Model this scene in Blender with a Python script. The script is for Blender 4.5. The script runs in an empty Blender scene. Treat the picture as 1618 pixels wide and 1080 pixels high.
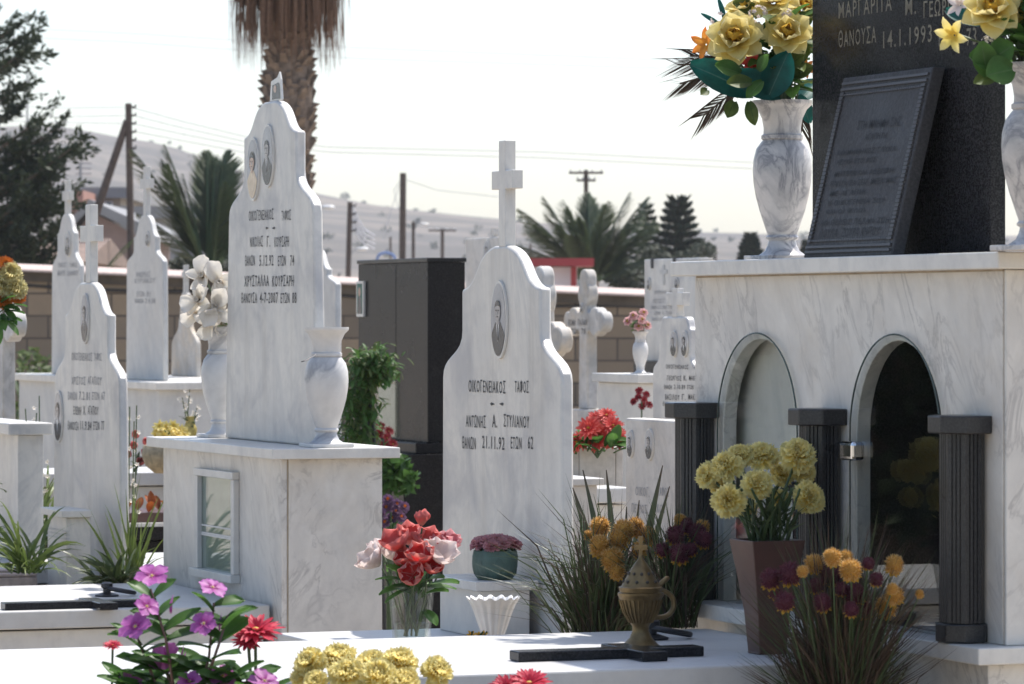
import bpy, math, random
from math import sin, cos, pi, radians as rad, atan2, sqrt, exp
from mathutils import Vector, Matrix, noise

scene = bpy.context.scene
COL = scene.collection
HAZE, EXPO = .00028, 1.2
RN = random.Random(11)
F, CX, HY, EH = 6500.0, 809.0, 500.0, 1.3        # focal length and eye in photograph pixels
A = rad(69)
U = Vector((cos(A), -sin(A), 0)); V = Vector((sin(A), cos(A), 0))   # along / behind a gravestone's face

def at(px, py, D): return Vector(((px-CX)/F*D, D, EH+(HY-py)/F*D))

# ------------------------------------------------------------------ mesh builder
class MB:
    def __init__(s): s.v=[]; s.f=[]; s.m=[]; s.uv=[]
    def add(s, verts, faces, mi=0, uv=None):
        o=len(s.v); s.v+= [tuple(p) for p in verts]
        s.uv += uv if uv else [(0.5,0.5)]*len(verts)
        s.f += [tuple(i+o for i in f) for f in faces]; s.m += [mi]*len(faces)
    def box(s,x0,x1,y0,y1,z0,z1,mi=0):
        s.add([(x0,y0,z0),(x1,y0,z0),(x1,y1,z0),(x0,y1,z0),(x0,y0,z1),(x1,y0,z1),(x1,y1,z1),(x0,y1,z1)],
              [(0,3,2,1),(4,5,6,7),(0,1,5,4),(1,2,6,5),(2,3,7,6),(3,0,4,7)],mi)
    def taper(s,c,z0,z1,a0,b0,a1,b1,mi=0):
        x,y=c
        s.add([(x-a0,y-b0,z0),(x+a0,y-b0,z0),(x+a0,y+b0,z0),(x-a0,y+b0,z0),(x-a1,y-b1,z1),(x+a1,y-b1,z1),(x+a1,y+b1,z1),(x-a1,y+b1,z1)],
              [(0,3,2,1),(4,5,6,7),(0,1,5,4),(1,2,6,5),(2,3,7,6),(3,0,4,7)],mi)
    def prism(s,poly,y0,y1,mi=0):                  # poly of (x,z) counter-clockwise seen from -y
        n=len(poly)
        s.add([(x,y0,z) for x,z in poly]+[(x,y1,z) for x,z in poly],
              [tuple(range(n)),tuple(range(2*n-1,n-1,-1))]+[((i+1)%n,i,n+i,n+(i+1)%n) for i in range(n)],mi)
    def vprism(s,poly,z0,z1,mi=0):                 # poly of (x,y) counter-clockwise seen from above
        n=len(poly)
        s.add([(x,y,z0) for x,y in poly]+[(x,y,z1) for x,y in poly],
              [tuple(range(n-1,-1,-1)),tuple(range(n,2*n))]+[(i,(i+1)%n,n+(i+1)%n,n+i) for i in range(n)],mi)
    def lathe(s,prof,c=(0,0,0),seg=32,mi=0,flute=0,fn=0,rz=0):
        vs=[];fs=[];n=len(prof)
        for r,z in prof:
            for j in range(seg):
                a=2*pi*j/seg+rz; rr=r*(1+flute*cos(fn*a)) if flute else r
                vs.append((c[0]+rr*cos(a),c[1]+rr*sin(a),c[2]+z))
        for i in range(n-1):
            for j in range(seg):
                k=(j+1)%seg; fs.append((i*seg+j,i*seg+k,(i+1)*seg+k,(i+1)*seg+j))
        fs.append(tuple(range(seg-1,-1,-1))); fs.append(tuple(range((n-1)*seg,n*seg)))
        s.add(vs,fs,mi)
    def tube(s,pts,r,seg=6,mi=0):
        pts=[Vector(p) for p in pts]; n=len(pts); rs=r if isinstance(r,(list,tuple)) else [r]*n
        vs=[];fs=[];uv=[]; ref=None
        for i,p in enumerate(pts):
            d=(pts[min(i+1,n-1)]-pts[max(i-1,0)])
            d=d.normalized() if d.length>1e-9 else Vector((0,0,1))
            if ref is None or abs(ref.dot(d))>.98: ref=d.orthogonal().normalized()
            x=(ref-d*ref.dot(d)).normalized(); y=d.cross(x); ref=x
            for j in range(seg):
                a=2*pi*j/seg; vs.append(p+(x*cos(a)+y*sin(a))*rs[i]); uv.append((j/seg,i/max(1,n-1)))
        for i in range(n-1):
            for j in range(seg):
                k=(j+1)%seg; fs.append((i*seg+j,i*seg+k,(i+1)*seg+k,(i+1)*seg+j))
        fs.append(tuple(range(seg-1,-1,-1))); fs.append(tuple(range((n-1)*seg,n*seg)))
        s.add(vs,fs,mi,uv)
    def blade(s,pts,w,mi=0,side=None):             # thin strip tapering to a point along pts
        pts=[Vector(p) for p in pts]; n=len(pts); vs=[];uv=[]
        if side is None: side=Vector((RN.uniform(-1,1),RN.uniform(-1,1),RN.uniform(-.2,.2)))
        for i,p in enumerate(pts):
            d=(pts[min(i+1,n-1)]-pts[max(i-1,0)]).normalized()
            x=(side-d*side.dot(d)); x=x.normalized() if x.length>1e-6 else d.orthogonal().normalized()
            t=i/(n-1); ww=w*(1-t**2)*min(1,.55+2*t) if i<n-1 else w*.05
            vs+= [p-x*ww,p+x*ww]; uv+=[(0,t),(1,t)]
        s.add(vs,[(2*i,2*i+1,2*i+3,2*i+2) for i in range(n-1)],mi,uv)
    def petal(s,M,L,W,a0=0.,curl=0.,cup=.2,shape=0,n=5,m=4,ruf=0.,rf=3.,mi=0):
        vs=[];uv=[];y=z=0.;ph=RN.uniform(0,6.3)
        for i in range(n+1):
            t=i/n
            if i: a=a0+curl*(t-.5/n); y+=L/n*cos(a); z+=L/n*sin(a)
            if shape==0: w=sin(pi*min(1,t*.93+.05))**.7                     # lance leaf
            elif shape==1: w=(.22+.78*sin(pi*.5*min(1,t*1.35)))*(1 if t<.8 else sqrt(max(0,1-((t-.8)/.21)**2)))   # obovate
            elif shape==2: w=(.3+.7*sin(pi*.5*min(1,t*1.2)))                 # fan, broad tip
            else: w=sin(pi*min(1,t*.85+.15))**.55*(1 if t<.75 else 1-.75*((t-.75)/.25)**1.6)    # pointed petal
            a=a0+curl*t
            for j in range(m+1):
                q=2*j/m-1
                dz=cup*W*.5*q*q + (ruf*W*t*sin(rf*q*pi+ph) if ruf else 0)
                dy=(-ruf*.8*L*t*abs(sin(rf*1.7*q+ph)) if ruf else 0)-(.12*L*q*q*t if shape in (1,2) else 0)
                vs.append(M@Vector((q*W*.5*w, y+dy*cos(a)-dz*sin(a), z+dy*sin(a)+dz*cos(a)))); uv.append((j/m,t))
        fs=[(i*(m+1)+j,i*(m+1)+j+1,(i+1)*(m+1)+j+1,(i+1)*(m+1)+j) for i in range(n) for j in range(m)]
        s.add(vs,fs,mi,uv)
    def ball(s,c,r,seg=10,rings=6,mi=0,sq=(1,1,1)):
        c=Vector(c); vs=[c+Vector((0,0,-r*sq[2]))];fs=[]
        for i in range(1,rings):
            a=-pi/2+pi*i/rings
            for j in range(seg):
                b=2*pi*j/seg; vs.append(c+Vector((r*cos(a)*cos(b)*sq[0],r*cos(a)*sin(b)*sq[1],r*sin(a)*sq[2])))
        vs.append(c+Vector((0,0,r*sq[2]))); e=len(vs)-1
        for j in range(seg):
            k=(j+1)%seg; fs.append((0,1+k,1+j)); fs.append((e,1+(rings-2)*seg+j,1+(rings-2)*seg+k))
            for i in range(rings-2): fs.append((1+i*seg+j,1+i*seg+k,1+(i+1)*seg+k,1+(i+1)*seg+j))
        s.add(vs,fs,mi)
    def build(s,name,mats,off=(0,0,0),smooth=None,bevel=0,seg=2):
        me=bpy.data.meshes.new(name); o=Vector(off)
        me.from_pydata([(p[0]-o[0],p[1]-o[1],p[2]-o[2]) for p in s.v],[],s.f)
        for m in (mats if isinstance(mats,(list,tuple)) else [mats]): me.materials.append(m)
        me.polygons.foreach_set('material_index',s.m)
        uvl=me.uv_layers.new(name='UVMap'); li=[0]*len(me.loops); me.loops.foreach_get('vertex_index',li)
        flat=[]
        for i in li: flat+=s.uv[i]
        uvl.data.foreach_set('uv',flat)
        me.validate()
        if smooth is not None:
            me.polygons.foreach_set('use_smooth',[True]*len(me.polygons))
            if smooth<180: me.set_sharp_from_angle(angle=rad(smooth))
        me.update()
        ob=bpy.data.objects.new(name,me); COL.objects.link(ob)
        if bevel:
            b=ob.modifiers.new('bevel','BEVEL'); b.width=bevel; b.segments=seg; b.limit_method='ANGLE'; b.angle_limit=rad(40)
            b.harden_normals=False
        return ob

class Fr:                                          # the frame of one grave: u along its face, v behind it
    def __init__(s,px,D): s.X=(px-CX)/F*D; s.Y=D
    def u(s,px,v=0):
        k=(px-CX)/F; X=s.X+V.x*v; Y=s.Y+V.y*v
        return (k*Y-X)/(U.x-k*U.y)
    def vv(s,px,u=0):
        k=(px-CX)/F; X=s.X+U.x*u; Y=s.Y+U.y*u
        return (k*Y-X)/(V.x-k*V.y)
    def z(s,py,u=0,v=0): return EH+(HY-py)/F*(s.Y+V.y*v+U.y*u)
    def uz(s,px,py,v=0):
        u=s.u(px,v); return u,s.z(py,u,v)
    def w(s,u,v,z): return Vector((s.X+U.x*u+V.x*v, s.Y+U.y*u+V.y*v, z))

OFF={}
def props(o,label=None,cat=None,group=None,kind=None):
    if label: o['label']=label
    if cat: o['category']=cat
    if group: o['group']=group
    if kind: o['kind']=kind
    return o
def thing(name,label,cat,loc,fr=None,group=None,rot=None):
    """Empty at the thing's base; loc is in the grave's frame when fr is given"""
    o=bpy.data.objects.new(name,None); COL.objects.link(o); o.empty_display_size=.05
    if fr: o.location=fr.w(*loc); o.rotation_euler=(0,0,-A)
    else:
        o.location=loc
        if rot: o.rotation_euler=(0,0,rot)
    OFF[o.name]=Vector(loc) if not rot or fr else Vector((0,0,0))
    return props(o,label,cat,group)
def part(mb,name,mats,root,smooth=None,bevel=0,label=None,seg=2):
    off=OFF[root.name]; o=mb.build(name,mats,off,smooth,bevel,seg); o.parent=root; OFF[o.name]=off
    if label: o['label']=label
    return o
def solo(mb,name,mats,label,cat,loc=(0,0,0),smooth=None,bevel=0,group=None,kind=None,fr=None):
    o=mb.build(name,mats,loc,smooth,bevel)
    if fr: o.location=fr.w(*loc); o.rotation_euler=(0,0,-A)
    else: o.location=loc
    return props(o,label,cat,group,kind)
def clone(root,loc,rot=None,label=None):
    r=root.copy(); COL.objects.link(r); r.location=loc
    if rot is not None: r.rotation_euler=(0,0,rot)
    if label: r['label']=label
    for ch in list(root.children):
        c=ch.copy(); COL.objects.link(c); c.parent=r
        for g in list(ch.children):
            d=g.copy(); COL.objects.link(d); d.parent=c
    return r

# ------------------------------------------------------------------ materials
def new(name):
    m=bpy.data.materials.new(name); m.use_nodes=True; nt=m.node_tree
    return m,nt,nt.nodes['Principled BSDF']
def nd(nt,t,**k):
    n=nt.nodes.new(t)
    for a,b in k.items():
        if a in n.bl_rna.properties: setattr(n,a,b)
        else: n.inputs[a.replace('_',' ')].default_value=b
    return n
def ramp(nt,src,stops):
    r=nt.nodes.new('ShaderNodeValToRGB'); e=r.color_ramp.elements
    while len(e)<len(stops): e.new(.5)
    for el,(p,c) in zip(e,stops):
        el.position=p; el.color=(c,c,c,1) if isinstance(c,(int,float)) else (*c,1)
    nt.links.new(src,r.inputs[0]); return r.outputs[0]
def mix(nt,fac,a,b,mode='MIX'):
    n=nt.nodes.new('ShaderNodeMix'); n.data_type='RGBA'; n.blend_type=mode
    for sock,val in ((n.inputs[0],fac),(n.inputs[6],a),(n.inputs[7],b)):
        if isinstance(val,bpy.types.NodeSocket): nt.links.new(val,sock)
        elif isinstance(val,(int,float)): sock.default_value=val
        else: sock.default_value=(*val,1)
    return n.outputs[2]
def coords(nt,sc=(1,1,1),rot=(0,0,0),rnd=True,src='Object'):
    tc=nt.nodes.new('ShaderNodeTexCoord'); mp=nt.nodes.new('ShaderNodeMapping')
    mp.inputs['Rotation'].default_value=rot; nt.links.new(tc.outputs[src],mp.inputs[0])
    if rnd:
        oi=nt.nodes.new('ShaderNodeObjectInfo'); ml=nd(nt,'ShaderNodeMath',operation='MULTIPLY'); ml.inputs[1].default_value=37.
        nt.links.new(oi.outputs['Random'],ml.inputs[0]); nt.links.new(ml.outputs[0],mp.inputs['Location'])
    if sc==(1,1,1): return mp.outputs[0]
    m2=nt.nodes.new('ShaderNodeMapping'); m2.inputs['Scale'].default_value=sc; nt.links.new(mp.outputs[0],m2.inputs[0])
    return m2.outputs[0]
def noise_t(nt,co,scale,detail=5,rough=.55,dist=0.):
    n=nd(nt,'ShaderNodeTexNoise'); n.inputs['Scale'].default_value=scale; n.inputs['Detail'].default_value=detail
    n.inputs['Roughness'].default_value=rough; n.inputs['Distortion'].default_value=dist
    nt.links.new(co,n.inputs['Vector']); return n.outputs[0]
def bump(nt,b,src,st=.2,dist=.01):
    n=nt.nodes.new('ShaderNodeBump'); n.inputs['Strength'].default_value=st; n.inputs['Distance'].default_value=dist
    nt.links.new(src,n.inputs['Height']); nt.links.new(n.outputs[0],b.inputs['Normal'])

def marble(name,base=(.66,.63,.575),dark=(.30,.31,.33),vs=3.,va=.5,vw=.05,streak=(1,1,.35),rot=(0,.5,0),cloud=.35,stain=.12,rough=.38,grime=.3,dist=1.2,mk=(.42,.62),smudge=.0):
    m,nt,b=new(name)
    co=coords(nt,streak,rot); c0=coords(nt)
    n1=noise_t(nt,co,vs*1.7,6,.6,.6); cl=ramp(nt,n1,[(.38,0.),(.75,1.)])
    col=mix(nt,nd_mul(nt,cl,cloud),base,tuple(x*.72+y*.28 for x,y in zip(dark,base)))
    n2=noise_t(nt,co,vs,7,.62,dist)
    v=nd(nt,'ShaderNodeMath',operation='SUBTRACT'); nt.links.new(n2,v.inputs[0]); v.inputs[1].default_value=.5
    ab=nd(nt,'ShaderNodeMath',operation='ABSOLUTE'); nt.links.new(v.outputs[0],ab.inputs[0])
    vein=ramp(nt,ab.outputs[0],[(0.,1.),(vw*.45,.45),(vw,0.)])
    n3=noise_t(nt,co,vs*.8,3); msk=ramp(nt,n3,[(mk[0],0.),(mk[1],1.)])
    vm=nd(nt,'ShaderNodeMath',operation='MULTIPLY'); nt.links.new(vein,vm.inputs[0]); nt.links.new(msk,vm.inputs[1])
    col=mix(nt,nd_mul(nt,vm.outputs[0],va),col,dark)
    n4=noise_t(nt,c0,2.2,6,.7); st=ramp(nt,n4,[(.5,0.),(.72,1.)])
    col=mix(nt,nd_mul(nt,st,stain),col,(.50,.40,.28))
    n5=noise_t(nt,c0,26.,4,.7); gr=ramp(nt,n5,[(.45,0.),(.8,1.)])
    col=mix(nt,nd_mul(nt,gr,grime),col,(.36,.35,.34))
    if smudge:
        n7=noise_t(nt,c0,5.,5,.6,.4); sm=ramp(nt,n7,[(.5,0.),(.68,1.)]); col=mix(nt,nd_mul(nt,sm,smudge),col,(.30,.30,.32))
        cs=coords(nt,(14,14,.9)); n8=noise_t(nt,cs,1.,4,.65); s8=ramp(nt,n8,[(.52,0.),(.7,1.)]); col=mix(nt,nd_mul(nt,s8,smudge*.8),col,(.40,.37,.33))
    nt.links.new(col,b.inputs['Base Color']); b.inputs['Roughness'].default_value=rough
    n6=noise_t(nt,c0,140.,3); bump(nt,b,n6,.12,.003)
    return m
def nd_mul(nt,src,k):
    n=nd(nt,'ShaderNodeMath',operation='MULTIPLY'); nt.links.new(src,n.inputs[0]); n.inputs[1].default_value=k; return n.outputs[0]

def speckle(name,c1,c2,scale=220,rough=.12,c3=None,spec=.5,b_=0):
    m,nt,b=new(name); co=coords(nt)
    n=noise_t(nt,co,scale,3,.7); col=mix(nt,ramp(nt,n,[(.42,0.),(.62,1.)]),c1,c2)
    if c3: 
        n2=noise_t(nt,co,9,5,.65); col=mix(nt,ramp(nt,n2,[(.48,0.),(.68,1.)]),col,c3)
    nt.links.new(col,b.inputs['Base Color'])
    n3=noise_t(nt,co,6,5,.6); r=nd(nt,'ShaderNodeMapRange'); nt.links.new(n3,r.inputs[0]); r.inputs[3].default_value=rough*.6; r.inputs[4].default_value=rough*1.7
    nt.links.new(r.outputs[0],b.inputs['Roughness']); b.inputs['Specular IOR Level'].default_value=spec
    if b_: bump(nt,b,noise_t(nt,co,scale*.4,4,.6),b_,.01)
    return m
def plain(name,c,rough=.5,metal=0.,var=.25,scale=30,b_=.1,spec=.5):
    m,nt,b=new(name); co=coords(nt); n=noise_t(nt,co,scale,5,.6)
    col=mix(nt,ramp(nt,n,[(.3,0.),(.7,1.)]),tuple(x*(1-var) for x in c),tuple(min(1,x*(1+var*.6)) for x in c))
    nt.links.new(col,b.inputs['Base Color']); b.inputs['Roughness'].default_value=rough; b.inputs['Metallic'].default_value=metal
    b.inputs['Specular IOR Level'].default_value=spec
    if b_: bump(nt,b,n,b_,.005)
    return m
def leafy(name,stops,trans=.35,rough=.5,var=.3,across=None,nscale=40.):
    """petal or leaf: colour runs from base to tip (UV y), optional pale/dark midrib or rim across (UV x)"""
    m,nt,b=new(name)
    uvn=nt.nodes.new('ShaderNodeUVMap'); sp=nt.nodes.new('ShaderNodeSeparateXYZ'); nt.links.new(uvn.outputs[0],sp.inputs[0])
    co=coords(nt); n=noise_t(nt,co,nscale,4,.6)
    f=nd(nt,'ShaderNodeMath',operation='ADD'); nt.links.new(sp.outputs[1],f.inputs[0])
    nn=nd(nt,'ShaderNodeMath',operation='MULTIPLY_ADD'); nt.links.new(n,nn.inputs[0]); nn.inputs[1].default_value=.3; nn.inputs[2].default_value=-.15
    nt.links.new(nn.outputs[0],f.inputs[1])
    col=ramp(nt,f.outputs[0],stops)
    if across:
        col=mix(nt,ramp(nt,sp.outputs[0],across[0]),col,across[1])
    dk=ramp(nt,n,[(.3,1-var),(.7,1.+0*var)])
    col=mix(nt,1.,col,dk,'MULTIPLY')
    nt.links.new(col,b.inputs['Base Color']); b.inputs['Roughness'].default_value=rough; b.inputs['Specular IOR Level'].default_value=.3
    t=nt.nodes.new('ShaderNodeBsdfTranslucent'); nt.links.new(col,t.inputs[0])
    ms=nt.nodes.new('ShaderNodeMixShader'); ms.inputs[0].default_value=trans
    nt.links.new(b.outputs[0],ms.inputs[1]); nt.links.new(t.outputs[0],ms.inputs[2])
    nt.links.new(ms.outputs[0],nt.nodes['Material Output'].inputs[0])
    return m
def glassy(name,tint=(.97,.985,.98),rough=.0):
    m,nt,b=new(name); b.inputs['Base Color'].default_value=(*tint,1); b.inputs['Transmission Weight'].default_value=1.
    b.inputs['Roughness'].default_value=rough; b.inputs['IOR'].default_value=1.5
    tr=nt.nodes.new('ShaderNodeBsdfTransparent'); tr.inputs[0].default_value=(*tint,1)
    gl=nt.nodes.new('ShaderNodeBsdfGlossy'); gl.inputs['Roughness'].default_value=.01
    fr=nt.nodes.new('ShaderNodeFresnel'); ge=nt.nodes.new('ShaderNodeNewGeometry')
    ir=nd(nt,'ShaderNodeMapRange'); ir.inputs[3].default_value=1.5; ir.inputs[4].default_value=1/1.5
    nt.links.new(ge.outputs['Backfacing'],ir.inputs[0]); nt.links.new(ir.outputs[0],fr.inputs[0])
    ms=nt.nodes.new('ShaderNodeMixShader'); nt.links.new(fr.outputs[0],ms.inputs[0]); nt.links.new(tr.outputs[0],ms.inputs[1]); nt.links.new(gl.outputs[0],ms.inputs[2])
    nt.links.new(ms.outputs[0],nt.nodes['Material Output'].inputs[0])
    return m

M={}
M['marble']=marble('white_marble',va=.3,cloud=.3,smudge=.2)
M['marble_soft']=marble('soft_white_marble',base=(.65,.62,.565),va=.3,cloud=.55,stain=.14,streak=(1.8,1,.5),rot=(0,.22,0),vs=3.5,grime=.35,smudge=.58)
M['marble_tomb']=marble('streaked_marble',base=(.65,.615,.56),dark=(.24,.22,.21),va=.55,vw=.035,vs=4.2,streak=(2.6,2.,.55),rot=(.35,.5,0),cloud=.42,smudge=.14,stain=.36,grime=.2,dist=1.0,mk=(.38,.6))
M['marble_vein']=marble('veined_marble',base=(.58,.55,.52),dark=(.17,.17,.185),va=.85,vw=.07,vs=8,streak=(1.5,1.5,.7),rot=(.6,.7,0),cloud=.75,mk=(.34,.55),stain=.12,dist=1.6)
M['marble_band']=marble('banded_marble',base=(.63,.61,.58),dark=(.20,.205,.225),va=.85,vw=.06,vs=2.6,mk=(.44,.6),streak=(.8,.8,1.3),rot=(.5,.9,0),cloud=.5,stain=.05,dist=1.)
M['marble_slab']=marble('slab_marble',base=(.52,.51,.485),dark=(.45,.46,.48),va=.4,cloud=.45,stain=.2,vs=2.,streak=(1.4,.6,1),rot=(0,0,.3),grime=.35,rough=.45,smudge=.25)
M['marble_far']=marble('weathered_marble',base=(.56,.545,.51),va=.3,cloud=.6,stain=.2,vs=3.,grime=.45,rough=.6)
M['lichen']=marble('lichen_stone',base=(.56,.54,.51),dark=(.12,.11,.09),va=.4,vs=6,cloud=.7,stain=.85,grime=1.,rough=.85)
M['rough_stone']=marble('rough_limestone',base=(.58,.55,.51),dark=(.3,.27,.24),va=.25,vs=6,cloud=.5,stain=.4,grime=.75,rough=.9)
M['granite']=speckle('black_granite',(.010,.010,.011),(.035,.034,.036),260,.16,spec=.16)
M['granite_grey']=speckle('dark_granite',(.007,.007,.007),(.034,.031,.031),240,.22,spec=.08)
M['column_granite']=speckle('column_granite',(.014,.014,.015),(.036,.035,.036),260,.28,spec=.42)
M['slate']=speckle('slate_plaque',(.023,.022,.023),(.042,.040,.042),160,.5,b_=.25)
M['slate_let']=plain('raised_slate_letters',(.055,.052,.054),.45,0,.2)
M['slate_dark']=plain('incised_slate_letters',(.006,.006,.008),.6,0,.2)
M['letter']=plain('black_letter_paint',(.035,.035,.038),.55,0,.4,60,0)
M['letter_grey']=plain('faded_letter_paint',(.30,.30,.31),.7,0,.25,60,0)
M['letter_gold']=plain('dull_gilt_letters',(.15,.13,.09),.5,0,.3,60,0)
M['joint']=plain('joint_grout',(.36,.30,.22),.9)
M['glass']=glassy('clear_glass')
M['edge_glass']=plain('green_glass_edge',(.05,.075,.07),.15,0,.2,30,0)
M['pane']=glassy('window_glass',(.85,.9,.88))
M['chrome']=plain('chrome',(.7,.7,.7),.12,1.,.05,30,0)
M['iron']=plain('dark_iron',(.05,.05,.055),.45,.7)
M['brass']=plain('aged_brass',(.20,.135,.06),.45,.75,.45,35,.3)
M['ceramic']=plain('ivory_ceramic',(.62,.60,.56),.25,0,.1,30,0)
M['ph_bg']=plain('portrait_background',(.36,.36,.37),.25,0,.25,14,0)
M['ph_dark']=plain('portrait_suit',(.035,.035,.04),.25,0,.3,40,0)
M['ph_skin']=plain('portrait_face',(.33,.31,.30),.25,0,.3,50,0)
M['ph_shirt']=plain('portrait_shirt',(.55,.55,.55),.25,0,.1,50,0)
M['ph_cream']=plain('portrait_cream_dress',(.60,.47,.33),.25,0,.15,50,0)
M['ph_warm']=plain('portrait_warm_face',(.50,.33,.25),.25,0,.15,50,0)
M['porcelain']=plain('white_porcelain',(.68,.67,.66),.3,0,.12,20,.05)
M['terracotta']=plain('red_brown_glaze',(.075,.030,.022),.4,0,.35,12,.12)
M['green_pot']=plain('green_glaze',(.05,.10,.085),.5,0,.4,25,.3)
M['soil']=plain('dry_soil',(.16,.12,.08),.95,0,.4,60,.5)
M['concrete']=plain('pale_concrete',(.46,.43,.39),.9,0,.2,30,.3)
M['pinkstone']=plain('pink_stone',(.50,.40,.36),.85,0,.25,40,.3)
# plants and petals
M['leaf']=leafy('green_leaf',[(0.,(.048,.115,.022)),(1.,(.09,.20,.042))],.45,.42,.3,([(0.46,0.),(.5,1.),(.54,0.)],(.11,.18,.06)))
M['leaf_teal']=leafy('teal_fabric_leaf',[(0.,(.008,.075,.065)),(1.,(.012,.13,.105))],.25,.5,.4,([(0.47,0.),(.5,1.),(.53,0.)],(.08,.2,.16)))
M['leaf_yel']=leafy('yellow_green_leaf',[(0.,(.05,.09,.02)),(1.,(.15,.20,.05))],.4,.5,.45,([(0.46,0.),(.5,1.),(.54,0.)],(.05,.10,.03)))
M['leaf_grey']=leafy('greygreen_leaf',[(0.,(.05,.07,.035)),(1.,(.10,.13,.06))],.3,.5,.3)
M['grass']=leafy('grass_blade',[(0.,(.030,.055,.016)),(1.,(.085,.11,.045))],.25,.4,.3)
M['grass_bright']=leafy('bright_grass_blade',[(0.,(.08,.13,.03)),(1.,(.17,.22,.06))],.35,.4,.3)
M['grass_dry']=leafy('dry_brown_blade',[(0.,(.030,.022,.014)),(1.,(.10,.065,.045))],.2,.55,.3)
M['aloe']=leafy('aloe_leaf',[(0.,(.055,.075,.035)),(.8,(.075,.095,.05)),(1.,(.09,.07,.05))],.05,.5,.25)
M['stem']=plain('green_stem',(.05,.085,.03),.55,0,.3,60,.1)
M['stem_red']=plain('reddish_stem',(.12,.06,.045),.55,0,.3,60,.1)
M['p_yel']=leafy('cream_yellow_petal',[(0.,(.70,.50,.06)),(.45,(.80,.64,.17)),(1.,(.82,.73,.38))],.35,.6,.15)
M['p_gold']=leafy('golden_petal',[(0.,(.55,.22,.02)),(1.,(.72,.46,.06))],.35,.6,.2)
M['p_carn']=leafy('lemon_petal',[(0.,(.90,.60,.05)),(.45,(.97,.79,.20)),(1.,(.97,.87,.43))],.58,.6,.06)
M['p_vinca']=leafy('mauve_petal',[(0.,(.80,.55,.62)),(.12,(.40,.03,.25)),(.3,(.46,.09,.38)),(1.,(.57,.19,.53))],.4,.5,.3,([(.46,0.),(.5,.6),(.54,0.)],(.45,.08,.36)),120.)
M['p_mauve']=leafy('dull_mauve_petal',[(0.,(.12,.05,.10)),(1.,(.24,.14,.25))],.3,.5,.2)
M['p_palepink']=leafy('pale_pink_petal',[(0.,(.75,.40,.38)),(1.,(.80,.55,.54))],.4,.5,.15)
M['p_pink']=leafy('salmon_petal',[(0.,(.70,.34,.28)),(.6,(.66,.13,.12)),(1.,(.70,.22,.20))],.4,.5,.2)
M['p_red']=leafy('red_white_edged_petal',[(0.,(.60,.05,.04)),(.7,(.58,.03,.03)),(1.,(.70,.28,.24))],.35,.5,.2,([(0.,.8),(.05,0.),(.95,0.),(1.,.8)],(.70,.40,.36)))
M['p_white']=leafy('ivory_petal',[(0.,(.62,.50,.36)),(.3,(.76,.70,.60)),(1.,(.80,.76,.70))],.35,.5,.12)
M['p_blush']=leafy('blush_white_petal',[(0.,(.72,.62,.55)),(1.,(.78,.68,.66))],.4,.5,.12)
M['p_rose']=leafy('rose_pink_petal',[(0.,(.55,.14,.17)),(.6,(.72,.28,.31)),(1.,(.80,.42,.43))],.4,.55,.25)
M['p_hot']=leafy('hot_red_petal',[(0.,(.55,.03,.07)),(1.,(.66,.06,.10))],.35,.5,.2)
M['p_coral']=leafy('coral_petal',[(0.,(.60,.10,.09)),(.5,(.66,.05,.04)),(1.,(.72,.16,.13))],.35,.5,.2)
M['p_orange']=leafy('orange_petal',[(0.,(.7,.36,.05)),(1.,(.75,.20,.03))],.35,.5,.2)
M['p_ever']=leafy('everlasting_gold',[(0.,(.45,.18,.015)),(.6,(.62,.34,.07)),(1.,(.74,.54,.28))],.3,.6,.2)
M['p_plum']=leafy('everlasting_plum',[(0.,(.08,.012,.025)),(1.,(.17,.05,.07))],.2,.6,.3)
M['p_dkred']=leafy('dark_red_petal',[(0.,(.22,.01,.015)),(1.,(.33,.02,.03))],.3,.55,.3)
M['yel_eye']=plain('yellow_eye',(.5,.36,.06),.7)
M['dark_eye']=plain('dark_eye',(.05,.04,.03),.7)
# ------------------------------------------------------------------ lettering, portraits
_tc={}
def text_geo(s):
    s=s.translate(str.maketrans('ΑΒΕΖΗΙΚΜΝΟΡΤΥΧ','ABEZHIKMNOPTYX'))
    if s in _tc: return _tc[s]
    c=bpy.data.curves.new('t','FONT'); c.body=s; c.size=1.; c.resolution_u=2; c.space_character=1.22; c.offset=.004
    o=bpy.data.objects.new('t',c); COL.objects.link(o); bpy.context.view_layer.update()
    me=bpy.data.meshes.new_from_object(o.evaluated_get(bpy.context.evaluated_depsgraph_get()))
    vs=[v.co.copy() for v in me.vertices]; fs=[tuple(p.vertices) for p in me.polygons]
    bpy.data.objects.remove(o); bpy.data.curves.remove(c); bpy.data.meshes.remove(me)
    x0=min(v.x for v in vs); x1=max(v.x for v in vs); y0=0.; y1=max(v.y for v in vs)
    _tc[s]=([((v.x-x0)/(x1-x0),(v.y-y0)/(y1-y0)) for v in vs],fs); return _tc[s]
def text(mb,s,u0,u1,z0,h,y,mi=0):                  # fills u0..u1, baseline z0, height h, on the plane v=y facing -v
    vs,fs=text_geo(s); mb.add([(u0+(u1-u0)*a,y,z0+h*b) for a,b in vs],fs,mi)
def lines(mb,fr,y,rows):                           # rows of (words, left px, right px, middle py, height px)
    for s,l,r,py,h in rows:
        ul=fr.u(l,y); ur=fr.u(r,y); um=(ul+ur)/2; D=fr.Y+V.y*y+U.y*um; hh=h/F*D
        text(mb,s,ul,ur,fr.z(py,um,y)-hh/2,hh,y)
def wlines(t,fr,y,rows,mat,nm):
    import re
    for s,l,r,py,h in rows:
        for w in re.finditer(r'\S+',s):
            b=MB(); k=(r-l)/len(s); lines(b,fr,y,[(w.group(),l+k*w.start(),l+k*(w.end()-.25),py,h)]); part(b,nm,mat,t)
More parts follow.
